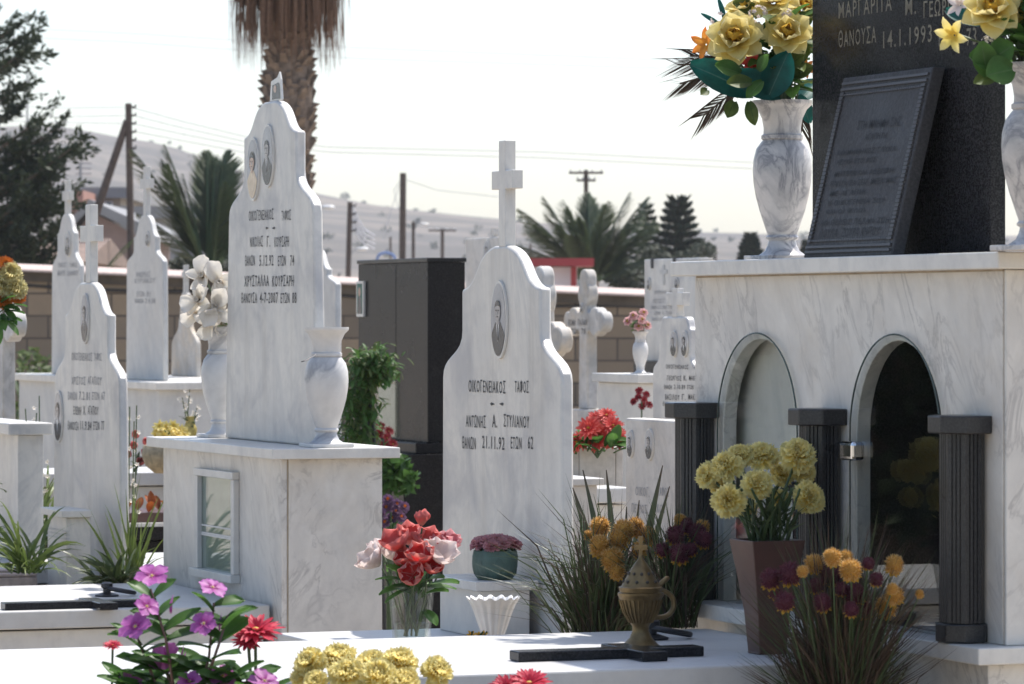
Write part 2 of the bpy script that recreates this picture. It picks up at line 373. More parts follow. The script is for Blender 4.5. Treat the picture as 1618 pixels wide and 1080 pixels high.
def diamonds(mb,fr,y,px,py,w):                     # the two small lozenges under the heading
    for k in (-1,1):
        u=fr.u(px+k*w,y); z=fr.z(py,u,y); a=.016; b=.0042
        mb.add([(u-a,y,z),(u+k*a*.5,y,z-b),(u+a,y,z),(u+k*a*.5,y,z+b)],[(0,1,2,3)])
def ov(cx,cz,rx,rz,n=28): return [(cx+rx*cos(2*pi*i/n),cz+rz*sin(2*pi*i/n)) for i in range(n)]
def sheetp(mb,poly,y,mi): mb.add([(x,y,z) for x,z in poly],[tuple(range(len(poly)))],mi)
def clip_oval(poly,cx,cz,rx,rz):
    out=[]
    for x,z in poly:
        a=(x-cx)/rx; b=(z-cz)/rz; d=sqrt(a*a+b*b)
        out.append((x,z) if d<=1 else (cx+a/d*rx,cz+b/d*rz))
    return out
def portrait(root,u,z,rx,rz,y,woman=False,cream=False):
    """oval ceramic plaque with the picture of a head and shoulders"""
    mb=MB(); mb.prism(ov(u,z,rx,rz),y-.006,y,0)
    a,b=rx*.9,rz*.93
    sheetp(mb,ov(u,z,a,b),y-.0068,1)
    hz=z+.22*rz; hw,hh=.36*rx,.27*rz
    body=[(u-.30*a,hz-.75*hh-.06*rz),(u-.85*a,z-.35*b),(u-1.05*a,z-.65*b),(u-.72*a,z-.95*b),(u-.3*a,z-1.1*b),(u+.3*a,z-1.1*b),(u+.72*a,z-.95*b),(u+1.05*a,z-.65*b),(u+.85*a,z-.35*b),(u+.30*a,hz-.75*hh-.06*rz)]
    dense=[]
    for i in range(len(body)):
        p=body[i];q=body[(i+1)%len(body)]
        dense+= [(p[0]+(q[0]-p[0])*t/4,p[1]+(q[1]-p[1])*t/4) for t in range(4)]
    sheetp(mb,clip_oval(dense,u,z,a*.99,b*.99),y-.0074,5 if cream else 2)
    if not cream:
        sheetp(mb,[(u-.25*a,hz-.9*hh),(u,z-.62*b),(u+.25*a,hz-.9*hh)],y-.0078,4)
        if not woman: sheetp(mb,[(u-.06*a,hz-1.15*hh),(u-.05*a,z-.55*b),(u+.05*a,z-.55*b),(u+.06*a,hz-1.15*hh)],y-.0081,2)
    sk=6 if cream else 3
    if woman: sheetp(mb,ov(u,hz+.1*hh,hw*1.35,hh*1.15),y-.0080,2)
    sheetp(mb,[(u-.16*a,hz),(u-.17*a,hz-1.25*hh),(u+.17*a,hz-1.25*hh),(u+.16*a,hz)],y-.0083,sk)
    sheetp(mb,ov(u,hz,hw,hh),y-.0086,sk)
    sheetp(mb,[(u+hw*1.02*cos(t),hz+hh*1.04*sin(t)) for t in [pi*(.05+.9*i/10) for i in range(11)]]+[(u-hw*.8,hz+.42*hh),(u,hz+.55*hh),(u+hw*.8,hz+.42*hh)],y-.0089,2)
    for k in (-1,1): sheetp(mb,ov(u+k*hw*.4,hz+.08*hh,hw*.2,hh*.07,10),y-.0092,2)
    sheetp(mb,[(u-.08*hw,hz),(u-.2*hw,hz-.3*hh),(u+.2*hw,hz-.3*hh),(u+.05*hw,hz)],y-.0092,1)
    sheetp(mb,ov(u,hz-.52*hh,hw*.36,hh*.06,10),y-.0092,2)
    return part(mb,'portrait',[M['ceramic'],M['ph_bg'],M['ph_dark'],M['ph_skin'],M['ph_shirt'],M['ph_cream'],M['ph_warm']],root)
def portrait_px(root,fr,px,py,rx,ry,y,**k):
    u=fr.u(px,y); D=fr.Y+V.y*y+U.y*u; ru=abs(fr.u(px+rx,y)-fr.u(px-rx,y))/2
    return portrait(root,u,fr.z(py,u,y),ru,ry/F*D,y,**k)

# ------------------------------------------------------------------ headstones
def bez(p0,p1,p2,p3,n=9):
    return [tuple((1-t)**3*p0[i]+3*(1-t)**2*t*p1[i]+3*(1-t)*t*t*p2[i]+t**3*p3[i] for i in (0,1)) for t in [k/n for k in range(n+1)]]
def ogee(uc,zb,wb,zs,ws,z2,wn,z1,zt,wt):
    """half-widths wb base, ws shoulder, wn notch, wt top; heights zb<zs<z2<z1<zt"""
    h1=zt-z1; h2=z2-zs; d=wn-wt
    R=[(wb,zb),(ws,zs)]+bez((ws,zs),(ws,zs+.55*h2),(wn,z2-.55*h2),(wn,z2))[1:]+[(wn,z1)]
    R+=bez((wn,z1),(wt+.45*d,z1+.12*h1),(wt+.62*d,zt-.18*h1),(wt,zt),11)[1:]
    return [(uc+x,z) for x,z in R]+[(uc-x,z) for x,z in reversed(R)]
def stone_from(fr,v,l,r,zb_py,sh,n2,n1,tp,nw,tw,wb=None):
    """headstone outline: px left/right at the shoulders, picture heights of shoulder, notch, top; notch and top widths as fractions"""
    ul,ur=fr.u(l,v),fr.u(r,v); uc=(ul+ur)/2; ws=(ur-ul)/2; Z=lambda p: fr.z(p,uc,v)
    return uc,ws,ogee(uc,Z(zb_py) if zb_py>5 else zb_py,ws*(wb or 1.02),Z(sh),ws,Z(n2),ws*nw,Z(n1),Z(tp),ws*tw),Z
def latin_cross(mb,uc,z0,z1,pw,aw,za,ah,v0,v1):
    """post half-width pw, arm half-width aw, arm centre za, arm half-height ah"""
    mb.prism([(uc-pw,z0),(uc+pw,z0),(uc+pw,za-ah),(uc+aw,za-ah),(uc+aw,za+ah),(uc+pw,za+ah),(uc+pw,z1),(uc-pw,z1),(uc-pw,za+ah),(uc-aw,za+ah),(uc-aw,za-ah),(uc-pw,za-ah)],v0,v1)

def slab_grave(name,label,fr,u0,u1,v0,v1,z,mats=None,th=.05,inset=.03,body=None,group='graves',cat='grave'):
    mats=mats or M['marble_slab']
    t=thing(name,label,cat,((u0+u1)/2,(v0+v1)/2,0),fr,group)
    b=MB(); b.box(u0+inset,u1-inset,v0+inset,v1-inset*.3,0,z-th-.006); part(b,'base_wall',body or M['marble'],t,bevel=.003)
    b=MB(); b.box(u0,u1,v0,v1,z-th,z); part(b,'cover_slab',mats,t,bevel=.004)
    return t

# ================================================================== ground, sky, light
g=MB(); N=60
xs=[-900+1800*i/N for i in range(N+1)]; ys=[-20+1400*(j/N)**2 for j in range(N+1)]
g.add([(x,y,0) for y in ys for x in xs],[(j*(N+1)+i,j*(N+1)+i+1,(j+1)*(N+1)+i+1,(j+1)*(N+1)+i) for j in range(N) for i in range(N)])
m,nt,b=new('dusty_ground'); co=coords(nt,rnd=False)
c1=mix(nt,ramp(nt,noise_t(nt,co,.8,8,.7),[(.35,0.),(.7,1.)]),(.42,.36,.29),(.30,.25,.19)); c1=mix(nt,nd_mul(nt,ramp(nt,noise_t(nt,co,18,5,.7),[(.5,0.),(.75,1.)]),.6),c1,(.52,.47,.40))
nt.links.new(c1,b.inputs['Base Color']); b.inputs['Roughness'].default_value=.95; bump(nt,b,noise_t(nt,co,40,5),.5,.02)
props(g.build('ground',m),kind='structure')

w=bpy.data.worlds.new('World'); scene.world=w; w.use_nodes=True; nt=w.node_tree
SE,SAZ=rad(64),atan2(.70,.71)
sky=nt.nodes.new('ShaderNodeTexSky'); sky.sky_type='NISHITA'; sky.sun_disc=False; sky.sun_elevation=SE; sky.sun_rotation=SAZ
sky.dust_density=1.7; sky.air_density=1.0; sky.ozone_density=1.0
bg=nt.nodes['Background']; bg.inputs[1].default_value=.103; nt.links.new(sky.outputs[0],bg.inputs[0])
sl=bpy.data.lights.new('sun','SUN'); sl.energy=3.0; sl.angle=rad(.5); sl.color=(1,.955,.89)
so=bpy.data.objects.new('sun',sl); COL.objects.link(so)
d=Vector((sin(SAZ)*cos(SE),cos(SAZ)*cos(SE),sin(SE))); so.rotation_euler=(-d).to_track_quat('-Z','Y').to_euler(); so.location=(6,6,40)

cd=bpy.data.cameras.new('camera'); cam=bpy.data.objects.new('camera',cd); COL.objects.link(cam); scene.camera=cam
cam.location=(0,0,EH); cam.rotation_euler=(rad(90),0,0); cd.sensor_width=36; cd.lens=36*F/1618; cd.shift_y=-40/1618
cd.clip_start=.1; cd.clip_end=4000; cd.dof.use_dof=True; cd.dof.focus_distance=9.6; cd.dof.aperture_fstop=16

# ================================================================== the tomb with arched niches (right)
R=Fr(1590,7.5)
t=thing('tomb','large white marble tomb with two arched glass niches between black columns','tomb',(-.7,.2,0),R,'tombs and headstones')
def arch(uc,r,zs,z0,n=18): return [(uc-r,z0)]+[(uc-r*cos(pi*i/n),zs+r*sin(pi*i/n)) for i in range(n+1)]+[(uc+r,z0)]
ZL,ZC=.70,1.386
b=MB(); p=[(-1.42,ZL)]+arch(-1.08,.188,1.066,ZL)+arch(-.44,.184,1.070,ZL)+[(-.014,ZL),(-.014,ZC),(-1.42,ZC)]
b.prism(p,0,.03); part(b,'front_panel',M['marble_tomb'],t,bevel=.002)
b=MB(); b.box(-.009,0,.0,.5,ZL,ZC); part(b,'side_panel',M['marble_tomb'],t,bevel=.002)
b=MB(); b.box(-.0145,-.0085,.003,.02,ZL,ZC); b.box(-1.41,-.012,-.0012,.01,ZC-.003,ZC+.001); part(b,'joint',M['joint'],t)
b=MB(); b.box(-1.42,-1.40,.031,.5,ZL,ZC); b.box(-1.399,-.0095,.48,.5,ZL,ZC); b.box(-.80,-.762,.031,.479,ZL,ZC); b.box(-1.399,-.801,.052,.065,ZL,ZC); part(b,'inner_panel',M['marble'],t)
b=MB(); b.box(-.7615,-.72,.031,.479,ZL,ZC); b.box(-.7195,-.05,.30,.32,ZL,ZC); b.box(-.7195,-.05,.031,.2995,ZL+.0005,ZL+.004); part(b,'shade_lining',M['granite_grey'],t)  # dark stone added so the unlit right niche looks nearly black
b=MB(); b.box(-1.475,.035,-.035,.56,ZC+.001,1.418); part(b,'cap_slab',M['marble'],t,bevel=.003)
b=MB(); b.box(-1.47,.03,-.072,.52,.668,ZL-.0005); part(b,'ledge',M['marble'],t,bevel=.003)
b=MB(); b.box(-1.45,-.004,-.035,.5,0,.667); part(b,'base_wall',M['marble_tomb'],t,bevel=.003)
def octo(c,r,grooves=False,rot=pi/8):
    P=[]
    for i in range(8):
        a=2*pi*i/8+rot; a2=2*pi*(i+1)/8+rot
        p=Vector((cos(a)*r,sin(a)*r)); q=Vector((cos(a2)*r,sin(a2)*r)); P.append(p)
        if grooves:
            nrm=((p+q)/2).normalized()
            for g0 in (.27,.5,.73):
                P+= [p.lerp(q,g0-.055),p.lerp(q,g0-.02)-nrm*.0028,p.lerp(q,g0+.02)-nrm*.0028,p.lerp(q,g0+.055)]
    return [(c[0]+x.x,c[1]+x.y) for x in P]
for uc in (-1.347,-.725,-.112):
    c=(uc,-.03); b=MB(); b.vprism(octo(c,.044,True),ZL+.036,1.084); col=part(b,'column',M['column_granite'],t)
    b=MB(); b.vprism(octo(c,.066),1.085,1.118); x=b.build('capital',M['column_granite'],OFF[t.name],bevel=.003); x.parent=col
    b=MB(); b.vprism(octo(c,.052),ZL+.0005,ZL+.035); x=b.build('plinth',M['column_granite'],OFF[t.name],bevel=.003); x.parent=col
for uc,r,knob in ((-1.08,.198,0),(-.44,.194,1)):
    b=MB(); b.prism(arch(uc,r,1.265-r,ZL+.002,28),-.013,-.006); gl=part(b,'glass_door',M['glass'],t,smooth=30)
    b=MB(); b.tube([(x,-.0095,z) for x,z in arch(uc,r+.0012,1.265-r,ZL+.004,30)],.0018,6); x=b.build('polished_edge',M['edge_glass'],OFF[t.name],smooth=60); x.parent=gl
    if knob:
        b=MB(); b.box(uc-r-.012,uc-r+.052,-.030,-.002,1.018,1.056); x=b.build('clasp',M['chrome'],OFF[t.name],bevel=.008,seg=3); x.parent=gl
        b=MB(); b.box(uc-r-.012,uc-r+.052,-.022,-.002,.775,.80); x=b.build('clasp',M['chrome'],OFF[t.name],bevel=.006,seg=3); x.parent=gl
# things inside the niches
b=MB(); b.lathe([(.03,0),(.034,.01),(.022,.03),(.035,.08),(.04,.12),(.03,.16),(.034,.17)],(-.50,.17,ZL+.001),20); b.lathe([(.012,.17),(.012,.2)],(-.50,.17,ZL+.001),8)
solo(b,'oil_lamp',M['brass'],'small brass oil lamp behind the right arched glass door','lamp',(-.5,.17,ZL+.001),40,fr=R)
b=MB(); b.box(-1.0,-.985,.034,.048,ZL+.001,ZL+.24); b.box(-1.06,-.925,.034,.046,ZL+.241,ZL+.262); 
solo(b,'niche_ornament',M['granite_grey'],'small dark ornament standing behind the left arched glass door','ornament',(-1.0,.04,ZL+.001),fr=R,bevel=.003)

# black stele on top
t=thing('granite_stele','tall polished black granite stele standing on the niche tomb','gravestone',(-.69,.13,1.418),R,'tombs and headstones')
b=MB(); b.box(-1.085,-.29,.12,.152,1.4185,2.45); part(b,'slab',M['granite'],t,bevel=.002)
wlines(t,R,.1193,[('ΜΑΡΓΑΡΙΤΑ  Μ. ΓΕΩΡΓΙΟΥ',1325,1536,9,27),('ΘΑΝΟΥΣΑ 14.1.1993 ΕΤΩΝ 73',1325,1545,57,27)],M['letter_gold'],'inscription')
# leaning plaque
t=thing('slate_plaque','dark slate plaque with raised writing leaning against the black stele','plaque',(-.66,.0,1.418),R)
def lean(mb,v0=-.005,z0=1.4185,k=.245): mb.v=[(u,v0+v+(z-z0)*k,z-.0*v) for u,v,z in mb.v]; return mb
pu0,pu1,pz=-.862,-.462,1.4185; H=.365
b=MB(); b.box(pu0,pu1,0,.028,pz,pz+H); part(lean(b),'slab',M['slate'],t,bevel=.003)
b=MB(); 
for i in range(38):
    z=pz+.034+(H-.068)*i/37; 
    for u in (pu0+.018,pu1-.018): b.box(u-.008,u+.008,-.004,.001,z-.0026,z+.0026)
for zz in (pz+.012,pz+.022,pz+H-.012,pz+H-.024): b.box(pu0+.008,pu1-.008,-.004,.001,zz-.003,zz+.002)
for i in range(44):
    u=pu0+.03+(pu1-pu0-.06)*i/43
    for zz in (pz+.034,pz+H-.036): b.box(u-.003,u+.003,-.003,.001,zz-.002,zz+.002)
part(lean(b),'raised_border',M['slate_let'],t)
b=MB(); 
for s,a,c,zz,h in (('ΣΤΗ ΜΝΗΜΗ ΣΑΣ',.30,.78,.255,.018),('ΑΓΑΠΗΤΗ',.42,.66,.232,.013),('ΚΟΙΜΗΘΗΚΕΣ ΓΛΥΚΑ',.14,.80,.205,.011),('ΗΣΥΧΗ ΣΤΟ ΦΩΣ',.16,.60,.186,.011),('ΜΗΤΕΡΑ ΚΑΙ ΑΔΕΛΦΗ',.16,.82,.162,.012),('ΠΑΝΤΑ ΘΑ ΖΕΙΣ ΜΕΣΑ ΜΑΣ',.14,.88,.142,.012),('ΜΕ ΑΓΑΠΗ',.16,.54,.123,.011),('Η ΟΙΚΟΓΕΝΕΙΑ ΣΟΥ',.16,.80,.104,.011),('ΚΑΙ ΟΙ ΦΙΛΟΙ',.16,.60,.087,.010),('ΑΝ ΘΕΛΕΙΣ ΠΕΣΑΝ ΖΩΗ',.12,.90,.064,.012),('ΛΟΥΛΑ  ΖΟΥΡΑ ΚΗΠΟΥ',.14,.82,.040,.018)):
    text(b,s,pu0+(pu1-pu0)*a,pu0+(pu1-pu0)*c,pz+zz,h,-.0016)
part(lean(b),'raised_writing',M['slate_dark'],t)

# ------------------------------------------------------------------ marble vases
VP=[(.050,.011),(.037,.02),(.031,.032),(.029,.042),(.034,.045),(.035,.049),(.031,.054),(.037,.072),(.048,.105),(.056,.135),(.061,.165),(.0625,.19),(.061,.213),(.055,.236),(.044,.251),(.041,.254),(.0445,.257),(.0445,.264),(.040,.267),(.0395,.28),(.043,.300),(.052,.319),(.0625,.329),(.0635,.331),(.0635,.338),(.057,.338),(.045,.318),(.034,.28)]
def vase(label,loc,mat,group='marble vases'):
    t=thing('marble_vase',label,'vase',loc,None,group)
    x,y,z=loc; b=MB(); b.lathe(VP,loc,40); part(b,'body',mat,t,smooth=45)
    b=MB(); b.box(-.062,.062,-.062,.062,0,.0105); 
    pl=b.build('foot',mat,(0,0,0),bevel=.002); pl.parent=t; pl.rotation_euler=(0,0,-A)
    return t
vl=at(1236,412,8.7); vl.z=1.419; vr=at(1637,400,7.42); vr.z=1.419
vase('dark veined marble vase of yellow roses left of the black stele',vl,M['marble_vein'])
vase('veined marble vase cut by the right picture edge beside the stele',vr,M['marble_vein'])

# ------------------------------------------------------------------ its grave: cover slab in front, with cross, censer, ring
gr=slab_grave('grave','wide sunlit white marble grave slab filling the foreground',R,-1.18,-.33,-2.6,-.074,.65)
def flat_cross(label,fr,u,v0,v1,va,hw,aw,z,h,ab=.026,mat='granite'):
    b=MB(); b.vprism([(u-hw,v0),(u+hw,v0),(u+hw,va-ab),(u+aw,va-ab),(u+aw,va+ab),(u+hw,va+ab),(u+hw,v1),(u-hw,v1),(u-hw,va+ab),(u-aw,va+ab),(u-aw,va-ab),(u-hw,va-ab)],z,z+h)
    return solo(b,'grave_cross',M[mat],label,'cross',(u,va,z),fr=fr,bevel=.0025,group='black crosses lying on graves')
flat_cross('black granite cross lying on the foreground slab below the brass censer',R,-.563,-.745,-.365,-.50,.026,.105,.6505,.019)
def lug(label,fr,u,v,z):
    t=thing('iron_ring',label,'handle',(u,v,z),fr,'iron slab handles')
    b=MB(); b.lathe([(.034,0),(.035,.004),(.02,.009),(.011,.012),(.011,.022),(.017,.026),(.017,.037),(.009,.041)],(u,v,z),20); part(b,'base_plate',M['iron'],t,smooth=40)
    b=MB(); b.tube([(u+.030*cos(a),v+.040+.042*sin(a),z+.024-.008*(1+sin(a))) for a in [-pi/2+2*pi*i/20 for i in range(21)]],.0065,8); part(b,'ring',M['iron'],t,smooth=60)
    return t
lug('iron ring handle on the foreground slab right of the brass censer',R,-.95,-.30,.6505)
# brass censer
cu,cv=-.72,-.42
t=thing('censer','brass incense burner with pierced cone lid standing on the foreground slab','censer',(cu,cv,.6505),R)
c=(cu,cv,.6505)
b=MB(); b.lathe([(.041,0),(.042,.006),(.034,.011),(.022,.024),(.0165,.036),(.0165,.046),(.022,.054),(.034,.075),(.041,.098),(.043,.103),(.045,.106),(.045,.111),(.041,.113),(.043,.122),(.040,.124),(.03,.118)],c,48); part(b,'bowl',M['brass'],t,smooth=50)
b=MB(); 
for i in range(26):
    a=2*pi*i/26; b.tube([(cu+r*cos(a),cv+r*sin(a),.6505+z) for r,z in ((.0225,.054),(.0345,.075),(.0415,.098))],.0022,5)
part(b,'fluting',M['brass'],t,smooth=60)
b=MB(); b.lathe([(.039,.122),(.036,.128),(.028,.142),(.019,.158),(.011,.170),(.005,.177),(.0035,.184)],c,32); lid=part(b,'lid',M['brass'],t,smooth=50)
b=MB()
for i in range(10):
    a=2*pi*i/10
    for rr,zz,o in ((.0335,.1335,0),(.0245,.149,.3)):
        a2=a+o; b.ball((cu+rr*cos(a2),cv+rr*sin(a2),.6505+zz),.0035,8,6)
x=b.build('pierced_hole',M['dark_eye'],OFF[t.name]); x.parent=lid
b=MB(); W=Vector((1,-.2,0)).normalized()
b.prism([(cu-.0025,.834),(cu+.0025,.834),(cu+.0025,.845),(cu+.011,.845),(cu+.012,.855),(cu+.0025,.855),(cu+.004,.872),(cu-.004,.872),(cu-.0025,.855),(cu-.012,.855),(cu-.011,.845),(cu-.0025,.845)],cv-.002,cv+.002); b.v=[(cu+(y-cv)+(x-cu)*.45,cv+(x-cu)*.95,z) for x,y,z in b.v]
x=b.build('lid_cross',M['brass'],OFF[t.name]); x.parent=lid
b=MB(); hp=[]
for i in range(15):
    a=pi*.5-pi*i/14*1.05; hp.append((cu+.003*i/14,cv+.040+.030*cos(a)*1.0,.6505+.088+.026*sin(a)))
b.tube([(cu,cv+.038,.6505+.113)]+hp+[(cu+.003,cv+.026,.6505+.062)],.0052,8); part(b,'handle',M['brass'],t,smooth=60)
b=MB(); b.tube([(cu,cv+.036,.6505+.121),(cu,cv+.046,.6505+.131),(cu,cv+.056,.6505+.138),(cu,cv+.060,.6505+.139)],[.004,.0055,.0055,.003],8); part(b,'thumb_rest',M['brass'],t,smooth=60)

# ================================================================== middle headstone with cross
Fm=Fr(887,9.6); vm=0.
uc,ws,poly,Z=stone_from(Fm,vm,699,887,.30,600,522,456,388,.655,.10)
t=thing('headstone','white marble headstone with tall cross and one grey oval portrait, centre','gravestone',(uc,.015,0),Fm,'tombs and headstones')
b=MB(); b.prism([(x,z if z>.31 else 0) for x,z in poly],0,.031); part(b,'slab',M['marble_soft'],t,bevel=.007,smooth=25,seg=3)
b=MB(); pw=.022; cz0=Z(388)-.002
latin_cross(b,uc+.012,cz0,Z(222),pw,.071,Z(284),.0225,.001,.029); part(b,'cross',M['marble'],t,bevel=.002)
portrait_px(t,Fm,791,505,12.5,62,-.0005)
wlines(t,Fm,-.0012,[('ΟΙΚΟΓΕΝΕΙΑΚΟΣ   ΤΑΦΟΣ',740,836,610,20),('ΑΝΤΩΝΗΣ  Α.  ΣΤΥΛΙΑΝΟΥ',736,837,665,20),('ΘΑΝΩΝ  21.11.92  ΕΤΩΝ  62',730,843,699,20)],M['letter'],'inscription')
b=MB(); diamonds(b,Fm,-.0012,785,638,7); part(b,'lozenges',M['letter'],t)
slab_grave('grave','low white marble grave slab behind the foreground slab under the tulip vase',Fm,-.45,.38,-.55,-.02,.545)
# small pedestal against it
t=thing('marble_pedestal','little white marble pedestal under the pink flower pot','pedestal',(-.47,-.1,.545),Fm)
pu=lambda px,v: Fm.u(px,v)
b=MB(); u1=pu(752,-.17); u0=u1-.30
b.box(u0+.012,u1-.012,-.155,-.03,.5455,.655); part(b,'body',M['marble'],t,bevel=.002)
b=MB(); b.box(u0,u1,-.17,-.012,.6555,.678); part(b,'top',M['marble'],t,bevel=.002)
PED=(u0,u1)

# ================================================================== tall headstone on marble base (left)
L=Fr(445,11.5)
uL=L.u(258); vS=L.vv(604)
t=thing('box_tomb','white marble tomb base with small glazed window under the tall headstone','tomb',(uL/2,vS/2,0),L,'tombs and headstones')
ZT=EH-208/F*11.5; b=MB(); b.box(uL,-.001,0,.0163,0,ZT-.031); part(b,'front_panel',M['marble_tomb'],t,bevel=.002)
b=MB(); b.box(-.02,0,.0205,vS,0,ZT-.031); b.box(uL,uL+.02,.0205,vS,0,ZT-.031); b.box(uL+.021,-.021,vS-.02,vS-.001,0,ZT-.031); part(b,'side_panel',M['marble_tomb'],t,bevel=.002)
b=MB(); b.box(-.006,-.0012,.0165,.0203,0,ZT-.0315); part(b,'joint',M['joint'],t)
b=MB(); b.box(uL-.05,.04,-.04,vS+.04,ZT-.030,ZT); part(b,'cap_slab',M['marble'],t,bevel=.003)
wu0,wu1=L.u(311,-.01),L.u(373,-.01); D0=L.Y+U.y*(wu0+wu1)/2; zt=EH-242/F*D0; zb=EH-415/F*D0
b=MB(); b.box(wu0+.03,wu1-.03,-.004,-.001,zb+.02,zt-.02); wn=part(b,'window',M['pane'],t)
b=MB(); b.box(wu0+.03,wu1-.03,-.0008,-.0002,zb+.02,zt-.02); x=b.build('backing',M['marble_far'],OFF[t.name]); x.parent=wn
b=MB(); b.box(wu0,wu1,-.022,-.0005,zt-.022,zt); b.box(wu0-.02,wu1+.01,-.03,-.0005,zb,zb+.024); b.box(wu0,wu0+.03,-.018,-.0005,zb+.0245,zt-.0225); b.box(wu1-.03,wu1,-.018,-.0005,zb+.0245,zt-.0225)
x=b.build('frame',M['marble'],OFF[t.name],bevel=.002); x.parent=wn
for k in (.42,.52,.545):
    b=MB(); zz=zb+.02+(zt-zb-.04)*(1-k)*.8; b.box(wu0+.031,wu1-.031,-.0052,-.0042,zz,zz+.0045); x=b.build('reflected_line',M['porcelain'],OFF[t.name]); x.parent=wn  # pale bars drawn on the pane as a reflection of grave steps
hv=.13; uc,ws,poly,Z=stone_from(L,hv,361,494,ZT+.0005,340,272,212,160,.62,.13,1.09)
t=thing('headstone','tall white marble headstone carrying two oval portraits and a snapshot on top','gravestone',(uc,hv+.015,ZT),L,'tombs and headstones')
b=MB(); b.prism(poly,hv,hv+.031); part(b,'slab',M['marble_soft'],t,bevel=.007,smooth=25,seg=3)
portrait_px(t,L,402,267,9.5,50,hv-.0005,woman=True,cream=True); portrait_px(t,L,425,246,9.5,50,hv-.0005)
wlines(t,L,hv-.0012,[('ΟΙΚΟΓΕΝΕΙΑΚΟΣ    ΤΑΦΟΣ',393,460,339,17),('ΝΙΚΟΛΑΣ  Γ.  ΚΟΥΡΣΑΡΗ',395,457,381,17),('ΘΑΝΩΝ  5.12.92  ΕΤΩΝ  74',387,465,411,17),('ΧΡΥΣΤΑΛΛΑ ΚΟΥΡΣΑΡΗ',386,465,443,18),('ΘΑΝΟΥΣΑ 4-7-2007 ΕΤΩΝ 88',381,469,470,17)],M['letter'],'inscription')
b=MB(); diamonds(b,L,hv-.0012,427,360,5.); part(b,'lozenges',M['letter'],t)
# little metal-framed snapshot on the very top
u0,u1=L.u(422,hv),L.u(441,hv); z0=Z(159.5); b=MB()
t=thing('picture_frame','small torn snapshot in a tin frame on top of the tall headstone','picture frame',((u0+u1)/2,hv+.01,z0),L)
b.prism([(u0,z0),(u1,z0),(u1-.012,z0+.060),(u1-.025,z0+.083),(u1-.042,z0+.068),(u0+.012,z0+.058)],hv+.008,hv+.014); part(b,'frame',M['ceramic'],t,bevel=.001)
b=MB(); sheetp(b,[(u0+.022,z0+.004),(u1-.012,z0+.004),(u1-.018,z0+.044),(u1-.03,z0+.052),(u0+.026,z0+.046)],hv+.0074,0); sheetp(b,ov((u0+u1)/2-.004,z0+.034,.014,.011,14),hv+.007,1); part(b,'snapshot',[M['ph_dark'],M['ph_warm']],t)
vx=L.w(-.055,.150,ZT+.0005); vase('grey banded empty marble vase at right foot of the tall headstone',vx,M['marble_band'])
vx2=L.w(L.u(350,.15),.150,ZT+.0005); vase('marble vase of cream orchids at left foot of the tall headstone',vx2,M['marble_band'])
b=MB(); p0=L.w(-.10,.075,0); b.tube([at(476,571,11.42),at(481,570,11.42),at(489,566,11.44),at(497,562,11.46),at(499,559,11.47)],.0014,6)
solo(b,'wire_hook',M['iron'],'bent wire hook poking from the empty banded marble vase','hook',at(480,570,11.42))
slab_grave('grave','white marble grave slab with black cross left of the glazed tomb base',L,-1.13,-.07,-2.6,-.012,.49)
sc=L
uu=lambda px,py,z: None
def on(fr,px,py,z):                                # point on a horizontal plane at height z seen at a pixel -> frame u,v
    D=(EH-z)*F/(py-HY); p=Vector(((px-CX)/F*D-fr.X,D-fr.Y,0)); return p.dot(U),p.dot(V)
a=on(L,20,962,.5); c=on(L,208,948,.5); u=(a[0]+c[0])/2
flat_cross('black granite cross lying on the left slab near the iron ring',L,u,a[1],c[1],a[1]+(c[1]-a[1])*.68,.028,.115,.4905,.02)
a=on(L,190,936,.5); lug('iron ring handle on the left slab behind its black cross',L,a[0],a[1]-.04,.4905)

# ================================================================== headstone with cross (far left)
E=Fr(188,13.2)
uc,ws,poly,Z=stone_from(E,0,86,188,.3,604,548,497,446,.66,.16,1.1)
t=thing('headstone','white marble headstone with broad cross and faded writing at the left','gravestone',(uc,.015,0),E,'tombs and headstones')
b=MB(); b.prism([(x,z if z>.31 else 0) for x,z in poly],0,.03); part(b,'slab',M['marble_soft'],t,bevel=.007,smooth=25,seg=3)
b=MB(); latin_cross(b,uc+.02,Z(446)-.001,Z(323),.030,.098,Z(369),.0265,.001,.028); part(b,'cross',M['marble'],t,bevel=.002)
portrait_px(t,E,136,503,6,40,-.0005); portrait_px(t,E,94,658,6.5,41,-.0005,woman=True)
wlines(t,E,-.0012,[('ΟΙΚΟΓΕΝΕΙΑΚΟΣ ΤΑΦΟΣ',113,161,563,13),('ΧΡΙΣΤΟΣ ΑΓΑΠΙΟΥ',113,161,601,13),('ΘΑΝΩΝ 7.2.81 ΕΤΩΝ 67',107,166,625,13)],M['letter_grey'],'faded_inscription')
wlines(t,E,-.0012,[('ΕΛΕΝΗ Χ. ΑΓΑΠΙΟΥ',116,156,648,14),('ΘΑΝΟΥΣΑ 11.9.84 ΕΤΩΝ 77',107,165,672,14)],M['letter'],'inscription')
t=thing('marble_pedestal','plain white marble pedestal standing before the faded left headstone','pedestal',(-.3,-.1,0),E)
v0=-.16; u1=E.u(105,v0); u0=u1-.24; vb=E.vv(143,u1); zt=E.z(806,u1,v0)
b=MB(); b.box(u0,u1,v0,vb,0,zt-.024); part(b,'body',M['marble'],t,bevel=.003)
b=MB(); b.box(u0-.02,u1+.02,v0-.02,vb+.0,zt-.023,zt); part(b,'top',M['marble'],t,bevel=.003)
b=MB(); [b.box(u0-.001,u1+.001,v0-.003,v0+.01,zt-.07-k*.012,zt-.065-k*.012) for k in range(3)]; part(b,'groove_band',M['marble_far'],t)
slab_grave('grave','pale grave kerb at the foot of the faded left headstone',E,-.85,.08,-2.2,.07,.40)
